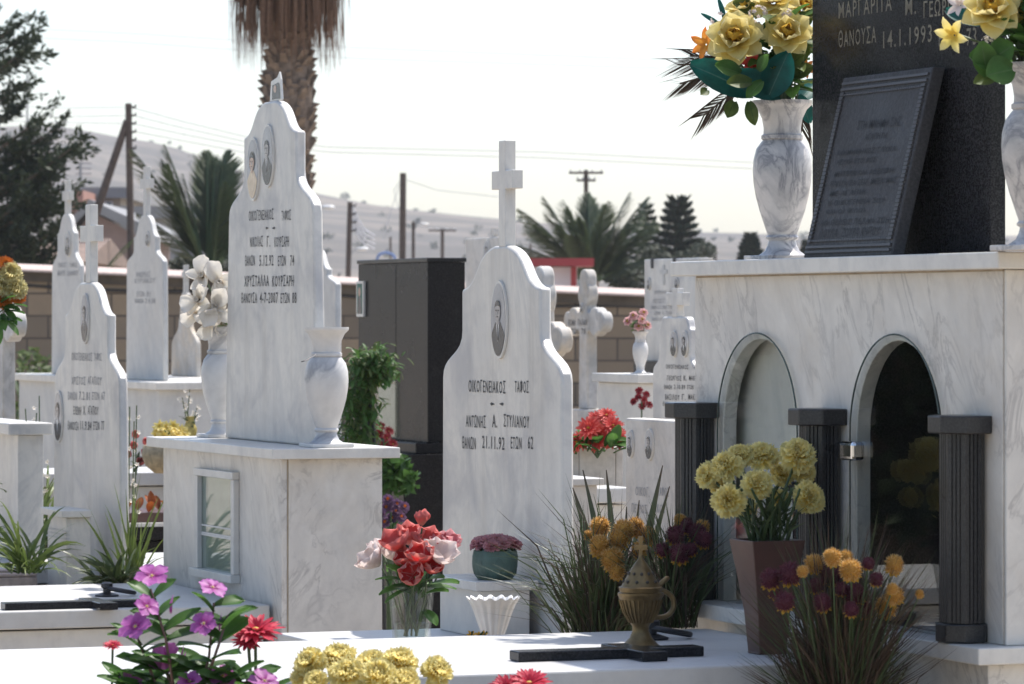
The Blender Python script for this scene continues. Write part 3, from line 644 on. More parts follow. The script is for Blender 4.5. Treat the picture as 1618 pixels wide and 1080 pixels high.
# leftmost box tomb
G=Fr(28,14.0); t=thing('box_tomb','white marble box tomb cut by the left picture edge','tomb',(-.4,.15,0),G,'tombs and headstones')
zt=EH-168/F*14.0; b=MB(); b.box(-1.1,0,0,.09,0,zt-.041); part(b,'body',M['marble_soft'],t,bevel=.003)
b=MB(); b.box(-1.14,.03,-.04,.115,zt-.04,zt); part(b,'cap_slab',M['marble'],t,bevel=.004)
# ================================================================== graves behind
def stone(label,fr,l,r,tp,n1,n2,sh,zb,nw=.6,tw=.14,th=.03,mat='marble_far',wb=1.03,cross=None,ovals=(),rows=(),lm='letter_grey'):
    uc,ws,poly,Z=stone_from(fr,0,l,r,zb,sh,n2,n1,tp,nw,tw,wb)
    t=thing('headstone',label,'gravestone',(uc,th/2,zb),fr,'tombs and headstones')
    b=MB(); b.prism(poly,0,th); part(b,'slab',M[mat],t,bevel=.006,smooth=25)
    if cross:
        y1,ya,pw,aw,ah=cross; b=MB(); latin_cross(b,uc,Z(tp)-.001,Z(y1),pw,aw,Z(ya),ah,.001,th-.002); part(b,'cross',M[mat],t,bevel=.002)
    for px,py,rx,ry in ovals: portrait_px(t,fr,px,py,rx,ry,-.0005,woman=RN.random()<.5)
    if rows: wlines(t,fr,-.0012,rows,M[lm],'inscription')
    return t
def long_base(label,fr,u0,u1,z,d=.45):
    t=thing('box_tomb',label,'tomb',((u0+u1)/2,d/2,0),fr,'tombs and headstones')
    b=MB(); b.box(u0+.04,u1-.04,-.13,d-.05,0,z-.041); part(b,'body',M['marble_far'],t,bevel=.003)
    b=MB(); b.box(u0,u1,-.16,d,z-.04,z); part(b,'cap_slab',M['marble'],t,bevel=.004); return t
B1=Fr(257,22.); zB=.955
long_base('broad marble base under the tall plain back-row headstone',B1,-.95,.42,zB)
stone('tall plain back-row headstone with stained cross and one tiny oval, left of palm',B1,200,257,340,374,392,418,zB+.0005,cross=(263,290,.028,.095,.026),ovals=[(234,377,3.2,12)],rows=[('ΑΝΔΡΕΑΣ',215,238,433,9),('ΚΥΡΙΑΚΟΥ',213,246,443,8),('ΕΤΩΝ 81',216,238,464,9),('ΘΑΝΩΝ 3.4.88',213,246,475,8)])
B2=Fr(126,23.8); zB2=EH-92/F*23.9
long_base('marble base behind the left pedestal under an oval-portrait headstone',B2,-.95,.25,zB2)
stone('back-row headstone with dark oval half hidden behind the broad left cross',B2,82,126,338,368,393,426,zB2+.0005,cross=(285,309,.026,.085,.028),ovals=[(108,385,5,20)],rows=[('ΟΙΚΟΓ. ΤΑΦΟΣ',92,122,418,8),('ΜΑΡΙΑ ΙΩΑΝΝΟΥ',91,124,431,9)])
B3=Fr(311,24.5); zB3=EH-95/F*24.6
stone('small dull grey headstone with little cross between tall stone and orchids',B3,271,310,462,505,508,548,zB3+.0005,nw=.42,tw=.16,mat='lichen',cross=(418,433,.017,.05,.016))
long_base('low marble base under the small dull grey headstone',B3,-.8,.35,zB3)
B4=Fr(531,19.); stone('plain headstone peeping out behind the right side of the tall headstone',B4,462,530,393,425,432,452,.0,cross=None)
B5=Fr(789,24.); uc=B5.u(762); 
t=thing('headstone','square grey headstone with small cross behind the central headstone','gravestone',(B5.u(762),.02,0),B5,'tombs and headstones')
b=MB(); b.box(B5.u(735),B5.u(788),0,.05,0,EH+126/F*24); part(b,'slab',M['rough_stone'],t,bevel=.006)
b=MB(); latin_cross(b,B5.u(775),EH+126/F*24,EH+140/F*24,.022,.03,EH+134/F*24,.012,.01,.04); part(b,'cross',M['rough_stone'],t)
portrait_px(t,B5,770,400,5,22,-.0005)

def trefoil(label,fr,ucpx,top_py,arm_py,zb,n,r,arm,th,rows=(),ovals=()):
    uc=fr.u(ucpx); D=fr.Y+U.y*uc; za=EH+(HY-arm_py)/F*D; zt=EH+(HY-top_py)/F*D
    def lobe(L):                                   # along +y, right side then left
        c1=L-r*1.75; c2=L-r*.72; P=[(n,n)]
        P+=[(r*cos(a),c1+r*sin(a)) for a in [rad(-50)+rad(95)*i/7 for i in range(8)]]
        P+=[(.72*r*cos(a),c2+.72*r*sin(a)) for a in [rad(5)+rad(85)*i/7 for i in range(8)]]
        return P+[(-x,y) for x,y in reversed(P[:-1])]
    up=lobe(zt-za); sd=lobe(arm)
    # counter-clockwise from the shaft's right foot
    P=[(-n*1.15,zb-za),(n*1.15,zb-za)]
    P+=[(y,-x) for x,y in reversed([(-x,y) for x,y in sd])] if False else [(y,-x) for x,y in sd]
    P=[(-n*1.15,zb-za),(n*1.15,zb-za)]+[(y,-x) for x,y in sd]+up[1:-1]+[(-y,x) for x,y in sd]
    t=thing('stone_cross',label,'cross',(uc,th/2,zb),fr,'trefoil stone crosses')
    b=MB(); b.prism([(uc+x,za+z) for x,z in P],0,th); part(b,'cross_slab',M['lichen'],t,bevel=.008,smooth=25)
    for o in ovals: portrait_px(t,fr,*o,-.0005)
    if rows: wlines(t,fr,-.0012,rows,M['letter'],'inscription')
    b=MB(); b.box(uc-n*1.6,uc+n*1.6,-.06,th+.06,0,zb+.1 if zb<.2 else zb-.001); part(b,'footing',M['rough_stone'],t,bevel=.005)
    return t
trefoil('lichen-stained trefoil cross peeking from behind the central headstone',Fr(853,16.5),850,420,536,.9,.05,.072,.25,.055)
trefoil('stone trefoil cross with two written lines, free before the block wall',Fr(927,20.),921,425,508,.85,.052,.07,.26,.055,rows=[('ΘΩΜΑ ΠΑΛΑΗ',898,928,509,10),('ΕΤΩΝ 78',900,926,523,9)],ovals=[(920,486,2.2,8)])
trefoil('weathered trefoil cross at the left picture edge behind yellow flowers',Fr(8,17.),-1,440,512,.85,.05,.072,.25,.055)

# tall black granite tomb block
K=Fr(676,17.); uK=K.u(566); vK=K.vv(735); zK=EH+91/F*17
t=thing('granite_tomb','tall black granite tomb block with colour photograph beside the central headstone','tomb',(uK/2,vK/2,0),K,'tombs and headstones')
b=MB(); b.box(uK,0,0,vK,.78,zK-.012); part(b,'body',M['granite_grey'],t,bevel=.003)
b=MB(); b.box(uK*.45-.002,uK*.45+.002,-.0015,.004,.785,zK-.02); part(b,'joint',M['granite'],t)
b=MB(); b.box(uK-.005,.005,-.005,vK+.005,zK-.011,zK+.006); part(b,'top_slab',M['granite'],t,bevel=.002)
b=MB(); b.box(uK-.12,.10,-.14,vK+.04,0,.735); b.box(uK-.06,.05,-.07,vK+.02,.7355,.7795); part(b,'plinth',M['granite_grey'],t,bevel=.004)
b=MB(); x0,x1=K.u(567),K.u(578); b.box(x0,x1,-.012,-.001,K.z(500,x0),K.z(444,x0)); ph=part(b,'photograph',M['ceramic'],t,bevel=.001)
b=MB(); zc=K.z(472,x0); hw=(x1-x0)/2-.012; xc=(x0+x1)/2; sheetp(b,[(xc-hw,zc-.065),(xc+hw,zc-.065),(xc+hw,zc+.066),(xc-hw,zc+.066)],-.0125,2); sheetp(b,[(xc-hw*.8,zc-.065),(xc+hw*.8,zc-.065),(xc+hw*.6,zc),(xc,zc+.02),(xc-hw*.6,zc)],-.013,0); sheetp(b,ov(xc,zc+.03,hw*.42,.020,14),-.0135,1)
x=b.build('picture',[M['ph_dark'],M['ph_warm'],M['leaf_teal']],OFF[t.name]); x.parent=ph
b=MB(); x0,x1=K.u(596),K.u(628); b.box(x0,x1,-.010,-.001,K.z(688,x0),K.z(600,x0)); part(b,'glazed_niche',M['pane'],t,bevel=.001)
b=MB(); b.box(x0+.02,x1-.02,-.0008,-.0002,K.z(680,x0),K.z(606,x0)); part(b,'niche_back',M['concrete'],t)

# right-hand back group
H=Fr(1106,20.); uh0=H.u(1018)
t=thing('headstone','square white headstone with carved cross outline and metal clips near the pink flowers','gravestone',(uh0/2,.03,0),H,'tombs and headstones')
zt=EH+91/F*20.5; zb=EH-70/F*20.6
b=MB(); b.box(uh0,0,0,.05,zb,zt); part(b,'slab',M['marble_soft'],t,bevel=.004)
b=MB(); b.box(uh0-.02,.05,-.05,.1,zb-.09,zb-.001); b.box(uh0-.3,.3,-.15,.2,0,zb-.0905,1); part(b,'black_base',[M['granite'],M['marble']],t)
wlines(t,H,-.0012,[('ΟΙΚΟΓΕΝΕΙΑΚΟΣ  ΤΑΦΟΣ',1034,1064,461,6),('ΧΡΙΣΤΟΣ Γ. ΤΣΑΠΗ',1032,1064,475,7),('ΘΑΝΩΝ 6.5.2001 ΕΤΩΝ 78',1029,1068,485,6),('ΕΛΕΝΗ Χ. ΤΣΑΠΗ',1034,1062,494,6),('ΘΑΝΟΥΣΑ 8.4.1990 ΕΤΩΝ 61',1030,1067,504,6)],M['letter_grey'],'inscription')
b=MB(); xc=H.u(1049); zc=H.z(434,xc); latin_cross(b,xc,zc-.05,zc+.05,.012,.045,zc+.015,.010,-.004,-.0005); part(b,'carved_cross',M['marble_far'],t)
for px in (1031,1066):
    b=MB(); xx=H.u(px); b.box(xx-.012,xx+.012,-.006,.056,zt-.045,zt+.006); part(b,'metal_clip',M['iron'],t)
portrait_px(t,H,1026,448,2.8,10,-.0005); portrait_px(t,H,1070,447,3,9,-.0005)
Hb=Fr(1112,24.); b=MB(); b.box(-.55,0,0,.06,0,EH+93/F*24.); b.box(-.4,-.1,-.01,-.001,EH+60/F*24,EH+86/F*24.)
solo(b,'headstone',M['rough_stone'],'headstone top just showing over the clipped white headstone','gravestone',(-.3,0,0),fr=Hb,group='tombs and headstones',bevel=.004)
H2=Fr(1100,14.)
stone('rounded white headstone with paired ovals half hidden by the niche tomb',H2,1031,1100,500,520,560,590,.0,nw=.72,tw=.5,mat='marble_soft',cross=(455,472,.022,.075,.022),ovals=[(1066,543,5,21),(1083,543,5,21)],rows=[('ΟΙΚΟΓΕΝΕΙΑΚΟΣ  ΤΑΦΟΣ',1052,1108,579,7),('ΓΕΩΡΓΙΟΣ Κ. ΜΑΚΡΗΣ',1054,1106,597,8),('ΘΑΝΩΝ 2.10.89 ΕΤΩΝ 70',1049,1104,611,7),('ΒΑΣΙΛΟΥ Γ. ΜΑΚΡΗ',1051,1104,627,9),('ΘΑΝΟΥΣΑ 1.3.97',1047,1100,638,7)],lm='letter')
Hp=Fr(1012,15.6); zp=EH-90/F*15.8
t=thing('marble_pedestal','tall white marble pedestal below the pink rose vase at the block wall','pedestal',(-.1,.1,0),Hp)
b=MB(); b.box(-.42,0,0,.14,0,zp-.035); part(b,'body',M['marble'],t,bevel=.003)
b=MB(); b.box(-.44,.02,-.02,.16,zp-.034,zp); part(b,'top',M['marble'],t,bevel=.003)
H3=Fr(1074,11.); u0=H3.u(988); zt=EH-165/F*11
t=thing('headstone','rough pitted low headstone with two ovals behind the aloe','gravestone',(u0/2,.03,.2),H3,'tombs and headstones')
b=MB(); b.box(u0,0,0,.06,.67,zt); part(b,'slab',M['rough_stone'],t,bevel=.006)
b=MB(); b.box(u0-.05,.06,-.06,.12,0,.669); part(b,'plinth',M['pinkstone'],t,bevel=.004)
portrait_px(t,H3,998,701,4.5,22,-.0005); portrait_px(t,H3,1028,702,6,25,-.0005)
wlines(t,H3,-.0012,[('ΟΙΚΟΓ.   ΤΑΦΟΣ',1004,1058,776,15),('ΠΕΤΡΟΣ  ΝΙΚΟΥ',998,1052,803,14)],M['letter_grey'],'faded_inscription')
Pn=Fr(985,12.6); up=-.5; zp2=EH-206/F*12.6
t=thing('stone_planter','pale concrete planter box holding coral gerberas behind the central headstone','planter',(-.3,-.1,0),Pn)
vl_=Pn.vv(903)
b=MB(); b.box(up,0,vl_,vl_+.025,0,zp2); b.box(up,0,-.025,0,0,zp2); b.box(-.03,0,vl_+.0255,-.0255,0,zp2); b.box(up,up+.03,vl_+.0255,-.0255,0,zp2); part(b,'box_wall',M['concrete'],t,bevel=.004)
b=MB(); b.box(up+.031,-.031,vl_+.026,-.026,zp2-.2,zp2-.03); part(b,'soil',M['soil'],t)
Wb=Fr(944,11.4); v0=Wb.vv(900); z=EH-255/F*11.4
t=thing('marble_pedestal','white marble block with sunlit top beside the aloe leaves','pedestal',(-.15,v0/2,0),Wb)
b=MB(); b.box(-.3,0,v0-.1,0,0,z-.02); part(b,'body',M['marble'],t,bevel=.003); b=MB(); b.box(-.32,.015,v0-.11,.015,z-.0195,z); part(b,'top',M['marble'],t,bevel=.003)
Ws=Fr(1000,12.2); z=EH-270/F*12.2
slab_grave('grave','white marble grave slab glimpsed between marble block and aloe',Ws,-.42,0,-.42,.0,z,th=.045)
flat_cross('black cross lying on the slab glimpsed behind the aloe',Ws,-.40,-.34,-.02,-.12,.025,.09,z+.0005,.02)

# slabs between the left headstone and the glazed base
def between(label,px,py,D,u0,v0,v1,mats,body,th=.05):
    fr=Fr(px,D); z=EH-(py-HY)/F*D; slab_grave('grave',label,fr,u0,0,v0,v1,z,mats,th,.03,body); return fr,z
fr1,z1=between('grey marble grave seen between left headstone and glazed base',240,746,17.2,-.62,-1.3,.2,M['marble_slab'],M['marble_far'],.055)
fr2,z2=between('black granite kerbed grave below the autumn leaves',235,832,15.1,-.5,-1.2,.5,M['granite_grey'],M['granite_grey'],.05)
fr3,z3=between('sunlit low slab behind the left spider plant',235,894,13.75,-.75,-1.,.62,M['marble_slab'],M['marble'],.05)
b=MB(); b.box(-.54,.01,-1.2,.5,z2+.0005,z2+.014); solo(b,'kerb_strip',M['marble'],'thin white marble strip edging the black granite grave','kerb',(-.2,0,z2),fr=fr2)
b=MB(); b.box(-.4,-.03,-1.,.45,z2+.0145,z2+.05); solo(b,'leaf_tray',M['terracotta'],'long low red-brown trough on the black granite grave','trough',(-.2,0,z2),fr=fr2)
lug('iron ring handle on the sunlit slab behind the spider plant',fr3,-.35,.0,z3+.0005)
# far-left planters at the bottom
PL=Fr(62,13.3); z=EH-405/F*13.3
t=thing('stone_planter','pink stone trough with spider plant at the lower left','planter',(-.2,-.1,0),PL); 
b=MB(); b.box(-.26,0,-.5,-.005,0,z-.012); b.box(-.26,-.20,-.5,-.005,z-.0115,z); b.box(-.05,0,-.5,-.005,z-.0115,z); part(b,'box_wall',M['pinkstone'],t,bevel=.006)
b=MB(); b.box(-.2,-.05,-.49,-.01,z-.0117,z-.004); part(b,'soil',M['soil'],t)
dk=Fr(75,15.2); b=MB(); b.box(-.4,0,-.7,.2,0,EH-325/F*15.2); b.box(-.42,.02,-.72,.22,EH-325/F*15.2+.0005,EH-310/F*15.2)
solo(b,'granite_block',M['granite_grey'],'dark granite grave block between left box tomb and faded headstone','block',(-.2,-.2,0),fr=dk,bevel=.004)

# dark yew and a pale headstone standing just left of the picture, seen in the arched glass
rv=Vector((-.669,.744,0))

# ================================================================== block wall
m,nt,b_=new('sandy_blocks'); tc=nt.nodes.new('ShaderNodeTexCoord'); mp=nt.nodes.new('ShaderNodeMapping'); mp.inputs['Rotation'].default_value=(rad(-90),0,0)
nt.links.new(tc.outputs['Object'],mp.inputs[0]); br=nt.nodes.new('ShaderNodeTexBrick'); nt.links.new(mp.outputs[0],br.inputs[0])
br.inputs['Scale'].default_value=1.; br.inputs['Mortar Size'].default_value=.010; br.inputs['Brick Width'].default_value=.41; br.inputs['Row Height'].default_value=.218; br.inputs['Bias'].default_value=.1
br.inputs['Color1'].default_value=(.30,.225,.15,1); br.inputs['Color2'].default_value=(.17,.135,.10,1); br.inputs['Mortar'].default_value=(.075,.06,.05,1)
co=coords(nt,rnd=False); col=mix(nt,nd_mul(nt,ramp(nt,noise_t(nt,co,3.,6,.7),[(.4,0.),(.75,1.)]),.5),br.outputs[0],(.15,.12,.095))
nt.links.new(col,b_.inputs['Base Color']); b_.inputs['Roughness'].default_value=.95; bump(nt,b_,br.outputs['Fac'],-.6,.01)
t=thing('block_wall','long sandy block wall with pale coping and a black cable behind the graves','wall',(0,40,0))
x0,x1=-14.,16.; sl_=-.0404; zr=1.3+85/F*40; xr=-809/F*40
zf=lambda x: zr+sl_*(x-xr)
b=MB(); n=30
for i in range(n):
    a=x0+(x1-x0)*i/n; c=x0+(x1-x0)*(i+1)/n
    b.add([(a,40,-.3),(c,40,-.3),(c,40.25,-.3),(a,40.25,-.3),(a,40,zf(a)-.075),(c,40,zf(c)-.075),(c,40.25,zf(c)-.075),(a,40.25,zf(a)-.075)],[(4,5,6,7),(0,1,5,4),(2,3,7,6)])
part(b,'blockwork',m,t)
b=MB()
b.add([(x,y,zf(x)+d-(.055 if (y<40 and d==0) else 0)) for x in (x0,x1) for y in (39.88,40.12) for d in (-.074,0)],[(0,4,5,1),(1,5,7,3),(2,3,7,6),(0,2,6,4),(0,1,3,2),(4,6,7,5)]); part(b,'coping',M['pinkstone'],t)
b=MB(); b.tube([(x0+(x1-x0)*i/40,39.985,zf(x0+(x1-x0)*i/40)-.20+.03*sin(i*1.3)) for i in range(41)],.014,6); part(b,'cable',M['iron'],t)
b=MB(); b.add([(x,y,zf(x)+d) for x in (x0,x1) for y in (39.97,39.999) for d in (-.17,-.075)],[(0,4,5,1),(1,5,7,3),(2,3,7,6),(0,2,6,4)]); part(b,'shade_band',plain('coping_shade',(.09,.075,.06),.95,0,.5,3,.2),t)  # dark strip painted in for the shade below the coping

# ================================================================== hills
RID=[(-2500,150),(-1200,170),(-600,188),(-200,200),(0,204),(130,206),(180,214),(230,226),(300,238),(380,266),(440,292),(500,312),(560,322),(640,335),(760,348),(860,353),(1000,366),(1200,371),(1300,374),(1618,382),(2200,395),(4200,410)]
def ridge(px):
    for (a,ya),(b2,yb) in zip(RID,RID[1:]):
        if a<=px<=b2: s=(px-a)/(b2-a); return ya+(yb-ya)*s
    return RID[-1][1]
b=MB(); nx,ny=150,46; vs=[]
for j in range(ny+1):
    t_=j/ny; D=230+770*t_
    for i in range(nx+1):
        px=-2500+6700*i/nx; X=(px-CX)/F*900*(.55+.45*t_)
        pxx=X/900*F+CX; zr_=(HY-ridge(max(-2500,min(4200,pxx))))/F*900+EH
        s=min(1,t_/.87); prof=.24*s+.76*s*s*(3-2*s) if t_<.87 else 1-.6*((t_-.87)/.13)**2
        nz=noise.noise((X*.02,D*.012,1.))*2.2+noise.noise((X*.06,D*.05,4.))*.5
        vs.append((X,D,-.4+zr_*prof+nz*min(1,s*1.5)*(1 if t_<.8 else .35)))
b.add(vs,[(j*(nx+1)+i,j*(nx+1)+i+1,(j+1)*(nx+1)+i+1,(j+1)*(nx+1)+i) for j in range(ny) for i in range(nx)])
m,nt,bs=new('dry_hillside'); co=coords(nt,rnd=False)
c1=mix(nt,ramp(nt,noise_t(nt,co,.02,6,.6),[(.35,0.),(.65,1.)]),(.18,.155,.13),(.13,.115,.105))
cs=coords(nt,(.35,1,6.),rnd=False); band=ramp(nt,noise_t(nt,cs,.05,6,.65,.5),[(.46,0.),(.53,1.)])
c1=mix(nt,nd_mul(nt,band,.75),c1,(.085,.08,.075)); sp_=ramp(nt,noise_t(nt,co,.22,4,.7),[(.60,0.),(.68,1.)]); c1=mix(nt,nd_mul(nt,sp_,.7),c1,(.07,.075,.05))
nt.links.new(c1,bs.inputs['Base Color']); bs.inputs['Roughness'].default_value=1.; bs.inputs['Specular IOR Level'].default_value=.1
props(b.build('hills',m,smooth=180),kind='structure')
HV=vs
def hill_z(X,D):
    j=max(0,min(ny,round((D-230)/770*ny))); row=HV[j*(nx+1):(j+1)*(nx+1)]
    return min(row,key=lambda p:abs(p[0]-X))[2]
def leafball(mb,c,r,n,sz,sq=(1,1,.8),mi=0):
    c=Vector(c)
    for k in range(n):
        d=Vector((RN.gauss(0,1),RN.gauss(0,1),RN.gauss(0,1))).normalized()*r*(RN.random()**.4)
        p=c+Vector((d.x*sq[0],d.y*sq[1],d.z*sq[2])); a=Vector((RN.uniform(-1,1),RN.uniform(-1,1),RN.uniform(-1,1))).normalized(); e=a.orthogonal().normalized(); s=sz*RN.uniform(.6,1.3)
        mb.add([p-a*s,p+e*s*.5,p+a*s,p-e*s*.5],[(0,1,2,3)],mi,[(0.5,0),(1,.5),(.5,1),(0,.5)])
M['bush']=leafy('dull_scrub_leaf',[(0.,(.025,.034,.018)),(1.,(.045,.058,.03))],.15,.6,.3)
def bush(label,px,py,D,rpx,n=260,sq=(1,1,.75),z=None,name='bush',cat='bush',group='bushes'):
    p=at(px,py,D); r=rpx/F*D; zg=z if z is not None else p.z-r*.9
    t=thing(name,label,cat,(p.x,p.y,zg),None,group)
    b=MB(); leafball(b,p,r,n,r*.17,sq); part(b,'crown',M['bush'],t)
    b=MB(); b.tube([(p.x,p.y,zg),(p.x+.05*r,p.y,p.z)],[r*.1,r*.05],6); part(b,'trunk',M['stem_red'],t); return t
for lab,px,py,rp in (('round lone tree standing on the hill ridge',545,309,9),('shrub on the hill slope above the black granite block',664,375,6),('shrub low on the hill right of the pale street lamp',709,385,5),('small shrub on the hill beside the leaning wire pole',583,370,6)):
    bush(lab,px,py,880 if py<312 else 620,rp,160,name='tree' if rp==9 else 'bush',cat='tree' if rp==9 else 'bush')
b=MB()
for k in range(320):
    D=RN.uniform(330,870); X=RN.uniform(-130,130)*D/800; leafball(b,(X,D,hill_z(X,D)+.6),RN.uniform(.4,1.1),22,.3,(1,1,.6))
solo(b,'hillside_scrub',M['bush'],'scattered dark scrub dotted over the dry hills','scrub',kind='stuff')

# ================================================================== poles and wires
M['wood']=plain('weathered_pole_wood',(.085,.062,.05),.85,0,.35,12,.3)
M['wire']=plain('overhead_wire',(.5,.5,.53),.6)
M['galv']=plain('galvanised_steel',(.28,.28,.29),.5,.6)
def pole(label,px,top,D,rpx,lean=0,arms=(),name='utility_pole',lamp=None,mat='wood',pins=0,group='utility poles'):
    p=at(px,top,D); r=rpx/F*D; t=thing(name,label,'street lamp' if lamp else 'pole',(p.x-lean/F*D,D,0),None,group)
    base=Vector((p.x-lean/F*D,D,0)); b=MB(); b.tube([base+(p-base)*i/6 for i in range(7)],[r*(1.25-.25*i/6) for i in range(7)],10); part(b,'shaft',M[mat],t,smooth=60)
    for y,hw in arms:
        q=at(px,y,D); w_=hw/F*D; b=MB(); b.box(q.x-w_,q.x+w_,D-r-.09,D-r-.001,q.z-.022,q.z+.022); x=part(b,'crossarm',M[mat],t)
        b=MB(); [b.lathe([(.015,0),(.022,.02),(.012,.05)],(q.x+s*w_*.9,D-r-.05,q.z+.023),8) for s in (-1,-.4,.4,1)]; y_=b.build('insulators',M['ceramic'],OFF[t.name]); y_.parent=x
    for k in range(pins):
        q=at(px,top+6+k*13,D); b=MB(); b.tube([(q.x,D,q.z),(q.x+r*2.2,D-.02,q.z),(q.x+r*2.2,D-.02,q.z+r*.8)],r*.35,6); part(b,'insulator',M['iron'],t)
    if lamp:
        dx,dy,w2=lamp; q=at(px+dx,top+dy,D); b=MB(); b.tube([(p.x,D,p.z-.3),((p.x+q.x)/2,D,p.z+.05),(q.x,D,q.z)],r*.5,6); x=part(b,'arm',M['galv'],t)
        b=MB(); ww=w2/F*D; b.ball((q.x+ww*.4,D,q.z),ww*.5,10,6,0,(1,.5,.32)); y_=b.build('lamp_head',M['porcelain'],OFF[t.name],smooth=180); y_.parent=x
    return t
t=pole('tall dark pole with slanting wooden brace left of the small palm',203,163,58,5.2,lean=-8,pins=6)
q0=at(201,190,58); q1=at(122,425,58); b=MB(); b.tube([q0,q0.lerp(q1,.5),q1,q1+(q1-q0)*.6],[.05,.058,.065,.07],10); part(b,'brace',M['wood'],t,smooth=60)
pole('leaning wire pole with drooping white service cables near the tall headstone',553,319,75,4,lean=7,pins=4)
pole('thick bare pole above the black granite block',637,273,70,5,lean=3,pins=0)
pole('slim lamp pole with pale lamp arm right of the thick pole',653,350,95,2.6,lamp=(12,4,14),mat='wood')
pole('short T-topped pole between the thick pole and the central headstone',699,361,110,2.8,arms=((364,22),))
pole('thin short post left of the thick bare pole',617,374,120,1.8)
pole('T-topped pole with two crossarms behind the date palm',926,268,85,3.6,arms=((273,27),(285,15)))
pole('small leaning post under the date palm fronds',838,385,120,2)
pole('small post at the hill foot left of the veined vase',1131,390,160,1.8)
t=pole('street lamp with white dome beside the tall headstone',505,330,90,1.6,lamp=(5,-3,22),mat='galv',group='street lamps')
t=pole('street lamp with flat brown head near the leaning wire pole',549,400,88,1.4,lamp=(16,-7,20),mat='galv',group='street lamps')
def wires(label,D,runs,r=.0065):
    b=MB()
    for pts in runs:
        P=[at(px,py,D) for px,py in pts]; Q=[]
        for a,c in zip(P,P[1:]): Q+=[a.lerp(c,i/6) for i in range(6)]
        b.tube(Q+[P[-1]],r,5)
    return solo(b,'overhead_wires',M['wire'],label,'wires',at(*runs[0][0],D),group='overhead wires')
wires('pair of thin wires high across the sky behind the palm',90,[[(-60,40),(200,52),(560,75),(1090,96),(1500,112)],[(-60,54),(200,66),(560,92),(1090,109),(1500,124)]])
wires('low wires running left from the braced pole',58.3,[[(209,169),(100,170),(-60,164)],[(209,182),(100,184),(-60,178)],[(209,195),(100,193),(-60,189)]],.0055)
wires('wires sloping right from the braced pole behind the tall headstone',58.3,[[(210,170),(290,192),(390,216),(520,232),(860,240),(1300,262)],[(210,182),(290,202),(400,226),(520,240),(860,249),(1300,272)],[(210,195),(300,214),(400,233)],[(210,207),(300,224),(400,243)]],.0055)
wires('four drooping white service cables on the leaning wire pole',75,[[(557,326+k*9),(566,346+k*9),(576,362+k*8),(592,372+k*7)] for k in range(4)],.014)
wires('faint wires between thick pole and central cross',70,[[(637,282),(690,300),(800,312)],[(632,290),(618,330),(606,380)],[(632,285),(622,300),(630,330)]],.006)

# ================================================================== houses, canopy
M['pinkwall']=plain('pinkish_render',(.24,.175,.16),.9,0,.15,2,.1); M['beigewall']=plain('beige_render',(.26,.225,.185),.9,0,.15,2,.1)
M['greywall']=plain('grey_concrete_wall',(.22,.22,.225),.9,0,.12,1.5,.1); M['tile']=plain('faded_roof_tile',(.20,.14,.11),.9,0,.3,6,.4)
M['redbrick']=plain('red_brick',(.33,.17,.13),.9,0,.2,5,.1); M['winglass']=plain('dark_window',(.05,.06,.07),.2,0,.2,3,0)
M['red_sign']=plain('red_fascia',(.30,.025,.03),.5,0,.1,2,0); M['white_sign']=plain('white_panel',(.62,.62,.68),.5,0,.08,2,0); M['blue_sign']=plain('blue_paint',(.12,.2,.42),.5)
def house(label,px0,px1,top,D,depth,wall,roof=None,wins=(),name='house'):
    a=at(px0,top,D); c=at(px1,top,D); t=thing(name,label,'house',((a.x+c.x)/2,D,0),None,'houses beyond the wall')
    b=MB(); b.box(a.x,c.x,D,D+depth,0,a.z); part(b,'wall',M[wall],t)
    if roof=='flat': b=MB(); b.box(a.x-.2,c.x+.2,D-.2,D+depth+.2,a.z+.002,a.z+.25); part(b,'roof',M['greywall'],t)
    elif roof=='tile':
        h=.32; b=MB(); b.add([(a.x-.3,D-.4,a.z-.05),(c.x+.3,D-.4,a.z-.05),(c.x+.3,D+depth/2,a.z+h),(a.x-.3,D+depth/2,a.z+h),(c.x+.3,D+depth+.4,a.z-.05),(a.x-.3,D+depth+.4,a.z-.05)],[(0,1,2,3),(3,2,4,5),(1,4,2),(0,3,5),(0,5,4,1)]); part(b,'roof',M['tile'],t)
    elif roof=='gable':
        h=roof_h[label]; b=MB(); xm=a.x+(c.x-a.x)*.25
        b.add([(a.x-.2,D-.3,a.z),(xm,D-.3,a.z+h),(c.x+.4,D-.3,a.z-.1),(a.x-.2,D+depth,a.z),(xm,D+depth,a.z+h),(c.x+.4,D+depth,a.z-.1),(xm,D-.3,a.z+h+.18),(c.x+.4,D-.3,a.z+.08),(a.x-.2,D-.3,a.z+.15),(xm,D+depth,a.z+h+.18),(c.x+.4,D+depth,a.z+.08),(a.x-.2,D+depth,a.z+.15)],[(1,2,7,6),(0,1,6,8),(6,7,10,9),(8,6,9,11),(2,5,10,7),(0,8,11,3)]); part(b,'roof',M['greywall'],t)
        b=MB(); b.add([(a.x,D,a.z+.001),(c.x,D,a.z+.001),(xm,D,a.z+h-.02)],[(0,1,2)]); part(b,'gable_wall',M[wall],t)
    for x0,y0,x1_,y1 in wins:
        p=at(x0,y1,D); q=at(x1_,y0,D); b=MB(); b.box(p.x,q.x,D-.08,D-.002,p.z,q.z); f=part(b,'window',M['white_sign'],t)
        b=MB(); dd=(q.x-p.x)*.12; b.box(p.x+dd,q.x-dd,D-.10,D-.081,p.z+dd,q.z-dd); x=b.build('pane',M['winglass'],OFF[t.name]); x.parent=f
    return t
roof_h={'pinkish house with low sloping roof behind the braced pole':.45}
house('pinkish house with low sloping roof behind the braced pole',120,216,372,72,7,'pinkwall','gable')
house('beige flat-roofed house with one window behind the sloping roof',133,190,313,95,8,'beigewall','flat',[(135,317,150,331),(166,318,178,330)])
